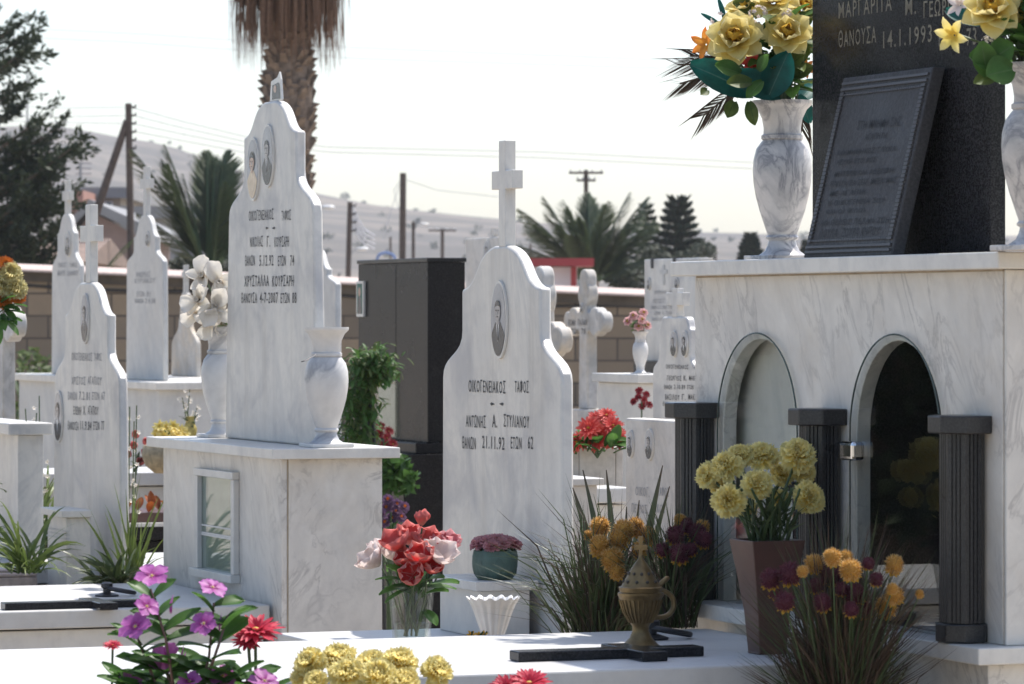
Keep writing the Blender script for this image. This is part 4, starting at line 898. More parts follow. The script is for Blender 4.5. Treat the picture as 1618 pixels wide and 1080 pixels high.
house('red brick upper storey beside the beige flat-roofed house',112,131,300,92,3,'redbrick',None)
house('long grey concrete building behind the small palm',190,345,345,84,9,'greywall','flat')
house('low house with faded tile roof under the dark conifer',20,105,408,55,6,'pinkwall','tile')
t=thing('station_canopy','white kiosk under a red canopy band left of the date palm','canopy',at(900,450,59).to_tuple()[:2]+(0,))
a=at(834,420,59); c=at(938,408,59); b=MB(); b.box(a.x,c.x,58.7,60.6,a.z,c.z); part(b,'fascia',M['red_sign'],t)
d_=at(842,470,59.2); e_=at(912,421,59.2); b=MB(); b.box(d_.x,e_.x,59.2,60.3,0,e_.z-.005); part(b,'wall',M['white_sign'],t)
f_=at(902,421,59); b=MB(); b.box(f_.x,f_.x+.08,59,59.08,0,a.z-.01); part(b,'post',M['red_sign'],t)
t=thing('arched_sign','blue arched sign frame just above the black granite block','sign',(at(610,405,100).x,100,0)); P=[at(610+14*cos(pi*i/12),409-10*sin(pi*i/12),100) for i in range(13)]
b=MB(); b.tube([(P[0].x,100,0)]+P+[(P[-1].x,100,0)],.035,8); part(b,'arch',M['blue_sign'],t)
q=at(43,112,130); b=MB(); b.tube([(q.x,130,0),q],[.05,.03],6); b.tube([q+Vector((-.12,0,-.3)),q+Vector((.12,0,-.3))],.015,5)
solo(b,'radio_mast',M['galv'],'thin pale radio mast seen through the dark conifer','mast',(q.x,130,0))
q=at(127,256,93); b=MB(); b.tube([(q.x,93,0),q],.035,6); [b.tube([q+Vector((-.12,0,-k*.12-.02)),q+Vector((.25,0,-k*.12-.02))],.014,5) for k in range(3)]
solo(b,'antenna',M['galv'],'television antenna above the red brick storey','antenna',(q.x,93,0))
# ================================================================== trees
M['needle']=leafy('dark_conifer_needles',[(0.,(.020,.034,.016)),(1.,(.045,.062,.028))],.2,.6,.3)
M['needle2']=leafy('bluish_conifer_needles',[(0.,(.012,.026,.018)),(1.,(.028,.048,.034))],.15,.6,.3)
M['bark']=plain('grey_brown_bark',(.12,.09,.065),.95,0,.4,14,.6)
M['palm_leaf']=leafy('date_palm_leaflet',[(0.,(.040,.060,.025)),(1.,(.085,.115,.055))],.2,.5,.3)
M['dead_frond']=leafy('dead_palm_frond',[(0.,(.11,.06,.035)),(1.,(.22,.13,.085))],.2,.8,.4)
M['palm_bark']=plain('palm_trunk_fibre',(.20,.15,.115),.95,0,.45,20,.7)
def spray(mb,a,bq,n,sz,spread):
    """needle clumps spread along a twig from a to bq"""
    ax=(bq-a)
    for k in range(n):
        t_=RN.random()**.7; p=a+ax*t_+Vector((RN.gauss(0,1),RN.gauss(0,1),RN.gauss(0,.7)))*spread*(1.05-t_*.75)
        d=(ax.normalized()+Vector((RN.uniform(-1,1),RN.uniform(-1,1),RN.uniform(-.9,.7)))).normalized(); e=d.orthogonal().normalized(); e.rotate(Matrix.Rotation(RN.uniform(0,6.3),3,d)); s=sz*RN.uniform(.6,1.5)
        mb.add([p,p+d*s*.45+e*s*.20,p+d*s,p+d*s*.45-e*s*.20],[(0,1,2,3)],0,[(.5,0),(1,.5),(.5,1),(0,.5)])
def conifer(label,base,H,rad_fn,nb,extra=(),seed=3,sz=.20,per=90,z0=.6,spread=.17):
    RN.seed(seed); t=thing('conifer_tree',label,'tree',base,None,'conifers'); B=Vector(base)
    b=MB(); b.tube([B+Vector((.04*sin(i),0,H*i/8)) for i in range(9)],[.20*(1-i/8.6) for i in range(9)],10); part(b,'trunk',M['bark'],t,smooth=60)
    lb=MB(); fo=MB()
    tips=[]
    for k in range(nb):
        z=z0+(H-z0)*(k+RN.random())/nb; r=rad_fn(z/H)*RN.uniform(.55,1.05); a=RN.uniform(0,2*pi); tips.append((z,B+Vector((cos(a)*r,sin(a)*r,z+r*RN.uniform(.05,.45)))))
    for q in extra: tips.append((max(.5,q.z-.45*abs(q.x-B.x)),q))
    for z,q in tips:
        s=B+Vector((0,0,z)); mid=s.lerp(q,.55)+Vector((0,0,-.10*(q-s).length)); P=[s,s.lerp(mid,.6),mid,q]
        lb.tube(P,[.035,.028,.02,.006],5); L=(q-s).length
        for j in range(int(3+L*3.2)):
            t_=RN.uniform(.25,1.); p=(mid.lerp(q,(t_-.55)/.45) if t_>.55 else s.lerp(mid,t_/.55)); d=((q-s).normalized()*1.2+Vector((RN.uniform(-1,1),RN.uniform(-1,1),RN.uniform(-.35,.75)))).normalized()*RN.uniform(.22,.5)
            spray(fo,p,p+d,int(per*RN.uniform(.3,.7)),sz,spread*RN.uniform(.5,1.))
        spray(fo,mid,q,per,sz,spread*.6)
    part(lb,'limbs',M['bark'],t); part(fo,'crown',M['needle'],t); return t
D=46.
cb=at(-70,1000,D); cb.z=0
extra=[at(px,py,D+dy) for px,py,dy in ((38,58,0),(30,40,.3),(42,78,-.2),(28,95,.3),(36,135,0),(30,170,.4),(60,190,-.3),(96,198,.2),(130,222,-.3),(112,232,.3),(122,228,0),(100,268,0),(108,290,.4),(88,300,-.3),(70,262,.2),(95,330,.2),(100,352,-.2),(80,372,.2),(92,390,0),(60,345,.5),(55,395,.3),(45,310,-.4),(30,290,.2),(20,250,0),(40,225,.3),(66,240,.1),(15,330,.2),(25,370,-.3),(70,330,0),(50,280,.3),(84,318,0),(10,390,.3),(35,400,-.2),(75,402,.2))]
conifer('large dark conifer with ragged branches at the left picture edge',tuple(cb),6.2,lambda s:(1.08 if s<.36 else .52)*(1-s*.6),27,extra,5,.075,100,.5,.075)
# trees left of the picture that the arched glass mirrors
yq=Vector((.743,7.91,0))+Vector((-.735,.678,0))*6.5
conifer('dense dark conifer outside the left edge, mirrored in the right arched glass',(yq.x,yq.y,0),3.4,lambda s:.52*(1-s)**.35+.05,70,(),8,.16,50,.15,.15)

def frond(mb,rib,base,az,el,L,droop,n=46,ll=.32,w=.014,tw=0.):
    P=[];p=Vector(base);e=el
    for i in range(13):
        P.append(p.copy()); d=Vector((cos(az)*cos(e),sin(az)*cos(e),sin(e))); p=p+d*L/12; e-=droop/12*(.4+1.2*i/12)
    rib.tube(P,[.022*L*(1-i/13.5) for i in range(13)],5)
    sd=Vector((-sin(az),cos(az),0))
    for k in range(n):
        s=.12+.86*k/(n-1); f=s*12; i=min(11,int(f)); p=P[i].lerp(P[i+1],f-i); d=(P[i+1]-P[i]).normalized(); up=sd.cross(d)
        ln=ll*L*(sin(pi*min(1,.18+.8*s))**.6)*(1 if s<.8 else 1-.5*(s-.8)/.2)
        for sg in (-1,1):
            v=(sd*sg*.55+d*.95+up*(.35+RN.uniform(-.2,.2))).normalized(); q=p+v*ln+Vector((0,0,-.08*ln)); mb.blade([p,p.lerp(q,.5)+up*.03*ln,q],w*L,0,up.cross(v)+up*.3)
def date_palm(label,px,py,D,specs,L,trunk=.18):
    c=at(px,py,D); t=thing('date_palm',label,'palm tree',(c.x,c.y,0),None,'date palms'); b=MB()
    b.tube([(c.x,c.y,0),(c.x,c.y,c.z*.5),(c.x,c.y,c.z+.05)],[trunk*1.1,trunk,trunk*.7],12); part(b,'trunk',M['palm_bark'],t,smooth=60)
    fo=MB(); rb=MB()
    for az,el,l,dr in specs: frond(fo,rb,c+Vector((cos(az)*.06,sin(az)*.06,0)),az,el,L*l,dr)
    part(fo,'fronds',M['palm_leaf'],t); part(rb,'ribs',M['stem'],t); return t
RN.seed(21)
sp=[(pi*.98,rad(66),1.28,.35),(pi*.93,rad(76),1.2,.2),(rad(100),rad(84),1.1,.1),(rad(60),rad(80),1.12,.15),(rad(10),rad(70),1.12,.2),(rad(-8),rad(62),1.08,.3),(rad(20),rad(52),1.0,.4),(rad(195),rad(50),.8,.5)]+[(RN.uniform(0,6.3),rad(RN.uniform(70,88)),RN.uniform(.8,1.08),RN.uniform(.05,.25)) for k in range(9)]
date_palm('small upright date palm between the tall headstone and the plain one',330,428,46,sp,1.25)
sp=[(pi,rad(38),1.15,.75),(pi*1.02,rad(58),1.15,.55),(pi*.96,rad(70),1.1,.35),(rad(95),rad(82),1.05,.2),(rad(0),rad(66),1.15,.4),(rad(8),rad(52),1.,.5),(rad(-15),rad(74),1.1,.3),(rad(5),rad(35),.8,.7)]+[(RN.uniform(0,6.3),rad(RN.uniform(45,84)),RN.uniform(.7,1.08),RN.uniform(.3,.6)) for k in range(16)]
date_palm('spreading date palm beyond the wall right of the central headstone',933,448,62,sp,1.35)
fx=at(200,415,44); t=thing('palm_seedling','single young palm frond leaning by the foot of the braced pole','plant',at(155,440,44)); fo=MB(); rb=MB(); frond(fo,rb,at(158,440,44),rad(0),rad(58),.55,.4,24,.3); part(fo,'fronds',M['leaf_yel'],t); part(rb,'rib',M['stem'],t)

# tall palm with dead skirt
D=32.; c0=at(456,900,D); t=thing('fan_palm','tall fan palm trunk with hanging skirt of dead brown leaves','palm tree',(c0.x,c0.y,0)); RN.seed(4)
b=MB(); ztop=EH+640/F*D; n=60
def pr(z): return .178+.02*sin(z*7)+.012*noise.noise((z*5,1,2))
b.lathe([(.26,0),(.21,.3)]+[(pr(z),z) for z in [.4+(ztop-.4)*i/n for i in range(n+1)]],(c0.x,c0.y,0),20); part(b,'trunk',M['palm_bark'],t,smooth=50)
b=MB(); rows=58
for i in range(rows):
    z0_=.5+(ztop-.5)*i/rows
    for k in range(11):
        z=z0_+RN.uniform(-.035,.035); a=2*pi*(k+.5*(i%2))/11+RN.uniform(-.22,.22); r=pr(z); w_=RN.uniform(.025,.06); h_=RN.uniform(.04,.11); o=RN.uniform(.01,.07)
        d=Vector((cos(a),sin(a),0)); s=Vector((-sin(a),cos(a),0)); C_=Vector((c0.x,c0.y,z))
        b.add([C_+d*(r-.01)-s*w_,C_+d*(r-.01)+s*w_,C_+d*(r+o)+s*w_*.55+Vector((0,0,h_)),C_+d*(r+o)-s*w_*.55+Vector((0,0,h_)),C_+d*(r-.005)+s*w_*.4+Vector((0,0,h_+.012)),C_+d*(r-.005)-s*w_*.4+Vector((0,0,h_+.012))],[(0,1,2,3),(3,2,4,5),(1,4,2),(0,3,5)])
part(b,'leaf_bases',M['palm_bark'],t)
b=MB()
for k in range(900):
    a=RN.uniform(0,2*pi); R0=RN.uniform(.12,.22); R1=R0+RN.uniform(.04,.30)*(1 if RN.random()<.75 else .4); z=ztop-RN.uniform(-.1,.35); L_=z-at(0,RN.uniform(48,120) if R1>.32 else RN.uniform(-60,95),D).z
    d=Vector((cos(a),sin(a),0)); P=[Vector((c0.x,c0.y,z))+d*R0,Vector((c0.x,c0.y,z-.12*L_))+d*(R0+(R1-R0)*.75),Vector((c0.x,c0.y,z-.5*L_))+d*R1,Vector((c0.x,c0.y,z-L_))+d*(R1+RN.uniform(-.03,.05))]
    b.blade(P,RN.uniform(.008,.022),0,Vector((-sin(a),cos(a),RN.uniform(-.3,.3))))
part(b,'dead_skirt',M['dead_frond'],t)
b=MB()
for k in range(26):
    a=RN.uniform(0,2*pi); el=RN.uniform(-.1,1.3); d=Vector((cos(a)*cos(el),sin(a)*cos(el),sin(el))); s=Vector((c0.x,c0.y,ztop+.15)); q=s+d*.75; b.tube([s,q],.012,4)
    for j in range(17):
        f=(j-8)/8; e=(d*(1-abs(f)*.5)+Vector((-sin(a),cos(a),0))*f*.8).normalized(); b.blade([q,q+e*.35,q+e*.7+Vector((0,0,-.12))],.022)
part(b,'fan_leaves',M['palm_leaf'],t)

def norfolk(label,px,top,bot,D,hw,seed):
    RN.seed(seed); p=at(px,top,D); t=thing('norfolk_pine',label,'tree',(p.x,D,0),None,'tiered pines'); H=p.z; w_=hw/F*D; zb=at(px,bot,D).z
    b=MB(); b.tube([(p.x,D,0),(p.x,D,H)],[.12,.015],8); part(b,'trunk',M['bark'],t)
    fo=MB(); lb=MB(); nt_=13
    for i in range(nt_):
        z=H-.04-(H-zb)*(i/(nt_-1))**1.05; r=w_*(.16+.84*(i/(nt_-1))**.85)
        for k in range(7):
            a=2*pi*k/7+RN.uniform(-.3,.3)+i; rr=r*RN.uniform(.82,1.08); q=Vector((p.x+cos(a)*rr,D+sin(a)*rr,z+rr*.16)); s=Vector((p.x,D,z)); lb.tube([s,q],[.018,.005],4)
            for j in range(44):
                t_=RN.uniform(.15,1.03); m_=s.lerp(q,t_); sd=Vector((-sin(a),cos(a),0))*RN.choice((-1,1)); e=(sd*.8+(q-s).normalized()*.7+Vector((0,0,.45))).normalized()*(.25*(1.25-.6*t_))*(w_/.62)
                fo.blade([m_,m_+e*.5,m_+e+Vector((0,0,.03))],.036*(w_/.62),0)
    part(lb,'limbs',M['bark'],t); part(fo,'crown',M['needle2'],t)
norfolk('smaller tiered pine right of the date palm',1021,327,455,80,34,1)
norfolk('larger tiered pine with spire top beside the smaller tiered pine',1072,317,460,80,52,2)
norfolk('small dark conifer just left of the veined vase foot',1186,371,440,85,30,6)
norfolk('sliver of dark conifer between the veined vase and stele',1272,380,440,85,16,7)
for lab,px,py,D,rp,n in (('green hedge bush left under the small date palm',290,420,47,24,500),('green hedge bush right under the small date palm',352,424,47,26,500),('olive bush right of the larger tiered pine',1110,398,75,24,400),('dense green bush between date palm and tiered pines',985,432,66,34,700),('yellowish green bush below the smaller tiered pine',1030,405,70,28,500),('leafy bush right below the larger tiered pine',1082,418,70,30,500)):
    bush(lab,px,py,D,rp,n,z=0)
# creeper by the wall at left
p=at(40,600,36); t=thing('creeper','yellow green creeper growing low on the block wall at left','plant',(p.x,p.y,0)); b=MB()
for k in range(10): leafball(b,at(15+RN.uniform(0,65),570+RN.uniform(0,130),36+RN.uniform(0,2)),.18,60,.05)
part(b,'foliage',M['leaf_yel'],t); b=MB(); [b.tube([(p.x+RN.uniform(-.2,.2),p.y,0),at(20+12*k,580,37)],.008,5) for k in range(5)]; part(b,'stem',M['stem'],t)

# ================================================================== flowers
def basis(pos,axis,roll=None):
    z=Vector(axis).normalized(); x=z.orthogonal().normalized(); y=z.cross(x)
    m_=Matrix((x,y,z)).transposed().to_4x4(); m_.translation=Vector(pos)
    return m_@Matrix.Rotation(RN.uniform(0,6.3) if roll is None else roll,4,'Z')
def ring(mb,Mx,cnt,el,L,W,off=0.,r0=.0,z0=0.,jit=.15,**k):
    for i in range(cnt):
        a=2*pi*(i+off)/cnt+RN.uniform(-jit,jit)
        mb.petal(Mx@Matrix.Rotation(a,4,'Z')@Matrix.Translation((0,r0,z0))@Matrix.Rotation(rad(el+RN.uniform(-6,6)),4,'X'),L*RN.uniform(.92,1.08),W,**k)
def rose(mb,Mx,r):
    ring(mb,Mx,3,84,.50*r,.5*r,0,.05*r,.12*r,cup=.9,curl=.5,shape=1,mi=1); ring(mb,Mx,4,72,.62*r,.62*r,.3,.08*r,.10*r,cup=.7,curl=.2,shape=1,mi=1)
    ring(mb,Mx,5,56,.78*r,.78*r,.1,.10*r,.06*r,cup=.55,curl=-.3,shape=1); ring(mb,Mx,6,34,.95*r,.85*r,.4,.10*r,.02*r,cup=.4,curl=-.6,shape=3,n=6); ring(mb,Mx,6,12,1.02*r,.9*r,.0,.10*r,0,cup=.3,curl=-.5,shape=3,n=6)
def carnation(mb,Mx,r):
    for n,e,L,z in ((5,78,.5,.22),(7,58,.70,.19),(8,38,.86,.14),(10,18,1.,.09),(8,-4,.96,.03)):
        ring(mb,Mx,n,e,L*r*RN.uniform(.9,1.08),.66*r,RN.random(),.04*r,z*r,jit=.35,cup=.15,curl=-.3,shape=2,ruf=.21,rf=4.5,n=5,m=8)
    mb.lathe([(.10*r,-.75*r),(.2*r,-.6*r),(.26*r,-.2*r),(.34*r,.05*r)],(0,0,0),8,1); k=len(mb.v)-32
    for i in range(k,len(mb.v)): mb.v[i]=tuple(Mx@Vector(mb.v[i]))
def tulip(mb,Mx,r,openn=.3,mi=0):
    for n,o,e in ((3,0,30),(3,.5,36)): ring(mb,Mx,n,e-openn*4,1.8*r,1.5*r,o,.10*r,0,cup=.5,curl=1.5-openn*.75,shape=1,n=7,m=6,mi=mi,jit=.08)
def vinca(mb,Mx,r):
    ring(mb,Mx,5,12,1.05*r,.86*r,0,.03*r,0,cup=.16,curl=-.35,shape=1,n=7,m=4,jit=.10); mb.ball(Mx@Vector((0,0,.01*r)),.09*r,8,5,1)
def gerbera(mb,Mx,r,n=20):
    ring(mb,Mx,n,8,r,.26*r,0,.12*r,0,cup=.25,curl=-.2,shape=0,n=4,m=2); ring(mb,Mx,n,24,.8*r,.24*r,.5,.1*r,.02*r,cup=.25,curl=-.25,shape=0,n=4,m=2); ring(mb,Mx,12,45,.45*r,.16*r,.5,.08*r,.03*r,cup=.2,shape=0,n=3,m=2); mb.ball(Mx@Vector((0,0,.06*r)),.16*r,8,5,1,(1,1,.6))
def ever(mb,Mx,r,mi=0,n=420):
    mb.ball(Mx@Vector((0,0,.05*r)),.72*r,12,8,mi)
    for k in range(n):
        z=1-2*(k+.5)/n; z=max(-.75,z); a=k*2.39996; d=Vector((sqrt(max(0,1-z*z))*cos(a),sqrt(max(0,1-z*z))*sin(a),z*.92+.08)); d=(d+Vector((RN.gauss(0,.07),RN.gauss(0,.07),RN.gauss(0,.07)))).normalized()
        p=Mx@(d*r*.35); q=Mx@(d*r*RN.uniform(.88,1.1)); mb.blade([p,p.lerp(q,.6),q],r*.085,mi)
    ring(mb,Mx@Matrix.Translation((0,0,-.6*r)),9,-8,.75*r,.45*r,0,.1*r,0,cup=.3,curl=-.5,shape=3,n=4,m=2,mi=2)
def orchid(mb,Mx,r):
    ring(mb,Mx,3,28,1.05*r,.62*r,0,.05*r,0,cup=.3,curl=-.7,shape=3,n=6); ring(mb,Mx,2,34,1.2*r,1.0*r,.25,.05*r,.02*r,cup=.45,curl=-.6,shape=1,n=6); ring(mb,Mx,3,70,.4*r,.3*r,.1,.03*r,.03*r,cup=.5,shape=1); mb.ball(Mx@Vector((0,0,.12*r)),.10*r,8,5,1)
def lily(mb,Mx,r,mi=0): ring(mb,Mx,6,38,r,.48*r,0,.05*r,0,cup=.3,curl=-.7,shape=3,mi=mi)
KIND={'rose':rose,'carnation':carnation,'tulip':tulip,'vinca':vinca,'gerbera':gerbera,'ever':ever,'orchid':orchid,'lily':lily}
CAM=Vector((0,0,EH))
def facing(p,up=.6,side=0.): 
    c=(CAM-p).normalized(); return (c+Vector((side,0,up))).normalized()
def flower(root,kind,px,py,D,rpx,mats,up=.6,side=0.,name='flower',stem=None,srad=.0022,smat='stem',label=None,**k):
    p=at(px,py,D); ax=facing(p,up,side); mb=MB(); r=rpx/F*D; KIND[kind](mb,basis(p,ax),r,**k)
    o=part(mb,name,mats,root,smooth=180,label=label)
    if stem is not None:
        s=Vector(stem); b=MB(); m_=s.lerp(p,.55)+Vector((RN.uniform(-.008,.008),RN.uniform(-.008,.008),.01)); e=p-ax*r*.25; b.tube([s,s.lerp(m_,.5)+(m_-s)*.02,m_,e.lerp(m_,.3),e],srad,6)
        x=b.build('stem',M[smat],OFF[root.name],smooth=60); x.parent=o
    return o
def leaf(mb,p,d,L,W,mi=0,curl=-.6,cup=.25,shape=0,up=None):
    """one leaf from p along d"""
    y=Vector(d).normalized(); u=Vector(up) if up else Vector((RN.uniform(-.3,.3),RN.uniform(-.6,.0),1)); x=y.cross(u).normalized(); z=x.cross(y)
    Mx=Matrix((x,y,z)).transposed().to_4x4(); Mx.translation=Vector(p); mb.petal(Mx,L,W,0,curl,cup,shape,7,4,mi=mi)
def bouquet(label,loc,group=None,name='bouquet',cat='flowers'): return thing(name,label,cat,loc,None,group)
C2=lambda k,e: [M[k],M[e],M['leaf']]

# ---- yellow rose bouquets in the vases on the tomb
def rosebunch(label,vc,Dv,roses,lilies,teal,greens,twigs,seed,bits=()):
    RN.seed(seed); top=Vector((vc.x,vc.y,vc.z+.325)); t=bouquet(label,top-Vector((0,0,.03)),'artificial yellow rose bouquets')
    for px,py,r,up,sd,dd in roses: flower(t,'rose',px,py,Dv+dd,r*.92,[M['p_yel'],M['p_gold']],up,sd,stem=top)
    for px,py,r,up,sd,dd,mt in lilies: flower(t,'lily',px,py,Dv+dd,r,[M[mt]],up,sd,stem=top,name='lily')
    for px,py,qx,qy,w,dd,dq in teal:
        b=MB(); p=at(px,py,Dv+dd); q=at(qx,qy,Dv+dq); leaf(b,p,q-p,(q-p).length*.98,w*.72/F*Dv,curl=-.55,cup=.38,up=(RN.uniform(-.3,.3),-1,.25)); part(b,'teal_leaf',M['leaf_teal'],t,smooth=180)
    b=MB()
    for px,py,qx,qy,w,dd,mi in greens:
        p=at(px,py,Dv+dd); q=at(qx,qy,Dv+dd-.02); leaf(b,p,q-p,(q-p).length,w/F*Dv,mi,curl=-.3,cup=.3,up=(RN.uniform(-.5,.5),-1,.5))
    for k in range(95):
        a=RN.uniform(0,2*pi); s=top+Vector((RN.uniform(-.035,.035),RN.uniform(-.05,.02),RN.uniform(.02,.19))); d=Vector((cos(a),sin(a),RN.uniform(-.2,.9))); leaf(b,s,d,RN.uniform(.05,.085),RN.uniform(.026,.042),RN.choice((0,0,1)))
    part(b,'leaves',[M['leaf'],M['leaf_yel']],t,smooth=180)
    b=MB()
    for k in range(26):
        a=RN.uniform(0,2*pi); s=top+Vector((RN.uniform(-.035,.035),RN.uniform(-.035,.035),-.02)); b.tube([s,s+Vector((cos(a)*.02,sin(a)*.02,.07)),s+Vector((cos(a)*.05,sin(a)*.05,.13))],.0018,5)
    part(b,'stems',M['stem'],t)
    if twigs:
        for px,py,qx,qy in twigs:
            b=MB()
            p=at(px,py,Dv+.08); q=at(qx,qy,Dv+.1); b.tube([p,q],.002,5)
            for j in range(26):
                f=j/25; m_=p.lerp(q,f); d=(q-p).normalized(); nrm=Vector((-d.z,0,d.x))
                for sg in (-1,1): b.blade([m_,m_+(d*.9+nrm*sg*.45).normalized()*.03,m_+(d*.95+nrm*sg*.36+Vector((0,0,-.12))).normalized()*.062],.0022)
            part(b,'palm_spray',M['grass_dry'],t)
    for px,py,r,mt,dd in bits: 
        b=MB(); Mx=basis(at(px,py,Dv+dd),facing(at(px,py,Dv),.2)); 
        for k in range(22):
            d=Vector((RN.gauss(0,1),RN.gauss(0,1),RN.gauss(.5,1))).normalized(); rr=r/F*Dv; p=Mx@(d*rr); ring(b,basis(p,(Mx.to_3x3()@d)),5,15,rr*.3,rr*.22,shape=1,n=2,m=2)
        part(b,'filler_blossom',M[mt],t,smooth=180)
    return t
rosebunch('yellow rose bouquet with big teal leaves in the vase left of the stele',vl,8.7,
  [(1163,64,50,.55,-.12,-.05),(1243,56,44,.5,.1,-.06),(1222,4,40,.9,0,.0),(1176,16,30,1.,-.3,.03),(1268,16,34,.9,.4,.02)],
  [(1116,70,26,.1,-.7,.02,'p_orange'),(1278,66,22,.1,.8,.02,'p_orange'),(1185,98,20,-.1,.1,-.04,'p_coral'),(1270,108,18,.1,.6,-.02,'p_orange'),(1150,84,22,-.5,-.3,-.05,'p_yel')],
  [(1190,150,1096,94,74,-.02,-.06),(1232,152,1160,112,62,-.07,-.12),(1215,150,1244,84,70,-.09,-.13),(1262,160,1296,120,46,.06,.1),(1262,150,1283,195,34,.06,.06),(1140,40,1106,18,10,.03,.03),(1146,36,1136,-8,12,.02,.02),(1296,30,1306,2,12,.0,.0)],
  [(1160,160,1150,184,24,-.04,1),(1184,160,1192,196,22,-.04,1),(1200,112,1212,86,22,-.12,0),(1170,116,1132,100,30,-.10,0),(1240,110,1270,82,30,-.06,1),(1250,120,1284,104,26,-.04,1),(1188,130,1150,128,26,-.13,1),(1205,128,1180,152,22,-.13,0),(1252,60,1288,10,20,.0,1),(1200,18,1160,2,30,.02,1),(1245,100,1278,70,34,-.02,1),(1118,142,1108,148,16,.03,1)],
  [(1150,100,1072,102),(1150,110,1074,132),(1165,140,1112,182),(1160,90,1090,88),(1265,150,1268,206)],31,
  [(1140,34,16,'p_blush',.0),(1198,22,14,'p_blush',-.05),(1243,24,10,'p_blush',-.05)])
rosebunch('yellow rose bouquet cut by the top right picture corner',vr,7.42,
  [(1568,20,50,.7,-.05,-.06),(1632,16,50,.6,.3,-.0),(1610,-30,48,1.,0,.03)],
  [(1508,55,34,-.2,-.8,-.02,'p_yel'),(1518,8,24,.4,-.7,.02,'p_blush')],
  [(1600,128,1626,150,40,.08,.1),(1560,40,1490,6,46,.05,.08)],
  [(1580,100,1534,86,46,-.09,0),(1560,120,1552,66,40,-.10,0),(1600,110,1560,116,52,-.11,0),(1570,92,1600,70,46,-.08,0),(1575,120,1540,128,26,-.08,1),(1610,80,1640,60,40,-.05,1)],
  [],37,[(1560,66,9,'p_white',-.05)])

# ---- cream orchids in the left vase of the tall headstone
RN.seed(51); top=vx2+Vector((0,0,.325)); t=bouquet('cream white orchid spray in the vase left of the tall headstone',top-Vector((0,0,.03)))
for px,py,r,up,sd,dd in ((322,438,30,.6,-.6,0),(345,447,30,.3,.1,-.05),(316,474,30,.2,-.9,-.03),(340,486,30,.1,-.1,-.08),(312,496,24,-.3,-.6,.0),(352,472,28,.3,.4,-.06),(330,508,26,-.5,-.2,-.07),(352,506,22,-.3,.3,-.04)):
    flower(t,'orchid',px,py,vx2.y+dd,r,[M['p_white'],M['dark_eye'],M['leaf']],up,sd,stem=top)
b=MB()
for k in range(16): 
    a=RN.uniform(0,6.3); leaf(b,top+Vector((RN.uniform(-.02,.02),RN.uniform(-.02,.02),.0)),(cos(a),sin(a),RN.uniform(.4,1.5)),RN.uniform(.06,.10),.024)
part(b,'leaves',[M['leaf']],t,smooth=180)

# ---- tulips in a glass vase, pink pot, fluted vase on the middle grave
D=9.2; gv=at(650,1000,D); gv.z=.546
t=thing('glass_vase','clear faceted glass vase holding tulips beside the small pedestal','vase',gv); hgt=EH-425/F*D-.546
def gprof(h,r0,r1,th=.005): return [(r0,0),(r0+(r1-r0)*.5,h*.5),(r1,h),(r1-th,h),(r0+(r1-r0)*.5-th,h*.5),(r0-th,.012)]
b=MB(); b.lathe(gprof(hgt,.040,.052),gv,10); part(b,'glass',M['glass'],t)
b=MB(); b.lathe([(.033,.012),(.040,hgt*.45)],gv,10); part(b,'water',glassy('vase_water',(.86,.9,.88)),t)
RN.seed(61); top=gv+Vector((0,0,hgt)); t=bouquet('bouquet of salmon, red and white tulips standing in the glass vase',gv+Vector((0,0,.05)))
S=lambda: gv+Vector((RN.uniform(-.02,.02),RN.uniform(-.02,.02),.04))
for px,py,r,up,sd,dd,mt,op in ((667,822,16,3.,.0,0,'p_pink',0.),(632,858,24,.9,-.5,.0,'p_pink',.8),(648,850,22,1.4,.0,.03,'p_pink',.6),(672,856,22,1.,.3,.02,'p_pink',.9),(692,862,20,1.2,.5,.04,'p_rose',.8),(600,882,24,1.,-1.3,0,'p_blush',.9),(622,876,18,1.,-.3,.05,'p_blush',.5),(690,876,25,.8,.4,-.04,'p_blush',1.2),(664,880,22,.8,.05,-.08,'p_red',.9),(656,902,20,-.6,-.2,-.09,'p_red',.7),(676,894,18,.1,.4,-.07,'p_red',.8),(708,858,17,1.5,.6,.05,'p_rose',.9),(640,886,18,.5,-.1,-.02,'p_red',.7),(604,866,16,1.5,-.8,.06,'p_blush',.8)):
    flower(t,'tulip',px,py+r*.5,D+dd,r,[M[mt]],up+.9,sd*1.5,stem=S(),openn=op)
b=MB()
for px,py,qx,qy,w in ((650,925,606,925,20),(655,930,612,935,18),(648,915,622,890,26),(660,925,690,900,30),(668,930,712,905,32),(645,930,632,885,24),(655,935,645,895,30),(672,940,700,925,24),(650,940,620,915,22),(665,945,680,915,26),(670,965,690,980,24),(640,918,600,905,14),(662,932,664,900,30),(676,930,716,918,22)):
    p=at(px,py,D-.02+RN.uniform(-.03,.03)); q=at(qx,qy,D+RN.uniform(-.08,.05)); leaf(b,p,q-p,(q-p).length*1.15,w/F*D)
part(b,'leaves',[M['leaf']],t,smooth=180)
pc=Fm.w(PED[1]-.075,-.095,.6785); r_=.052
t=thing('flower_pot','green leaf-moulded pot of pink cloth flowers on the small pedestal','flower pot',pc); b=MB(); b.lathe([(.040,0),(.048,.01),(.053,.03),(.054,.055),(.051,.068),(.046,.068),(.044,.05)],pc,28,0,.03,7); part(b,'pot',M['green_pot'],t,smooth=50)
b=MB(); 
for i in range(9):
    a=2*pi*i/9; leaf(b,pc+Vector((cos(a)*.052,sin(a)*.052,.012)),(cos(a)*.15,sin(a)*.15,1),.062,.062,0,-.4,-.3,0,up=(cos(a),sin(a),.1))
part(b,'moulded_leaves',[M['green_pot']],t,smooth=180)
RN.seed(62); b0=pc
t=bouquet('low cluster of pink cloth carnations filling the green pot',pc+Vector((0,0,.05)))
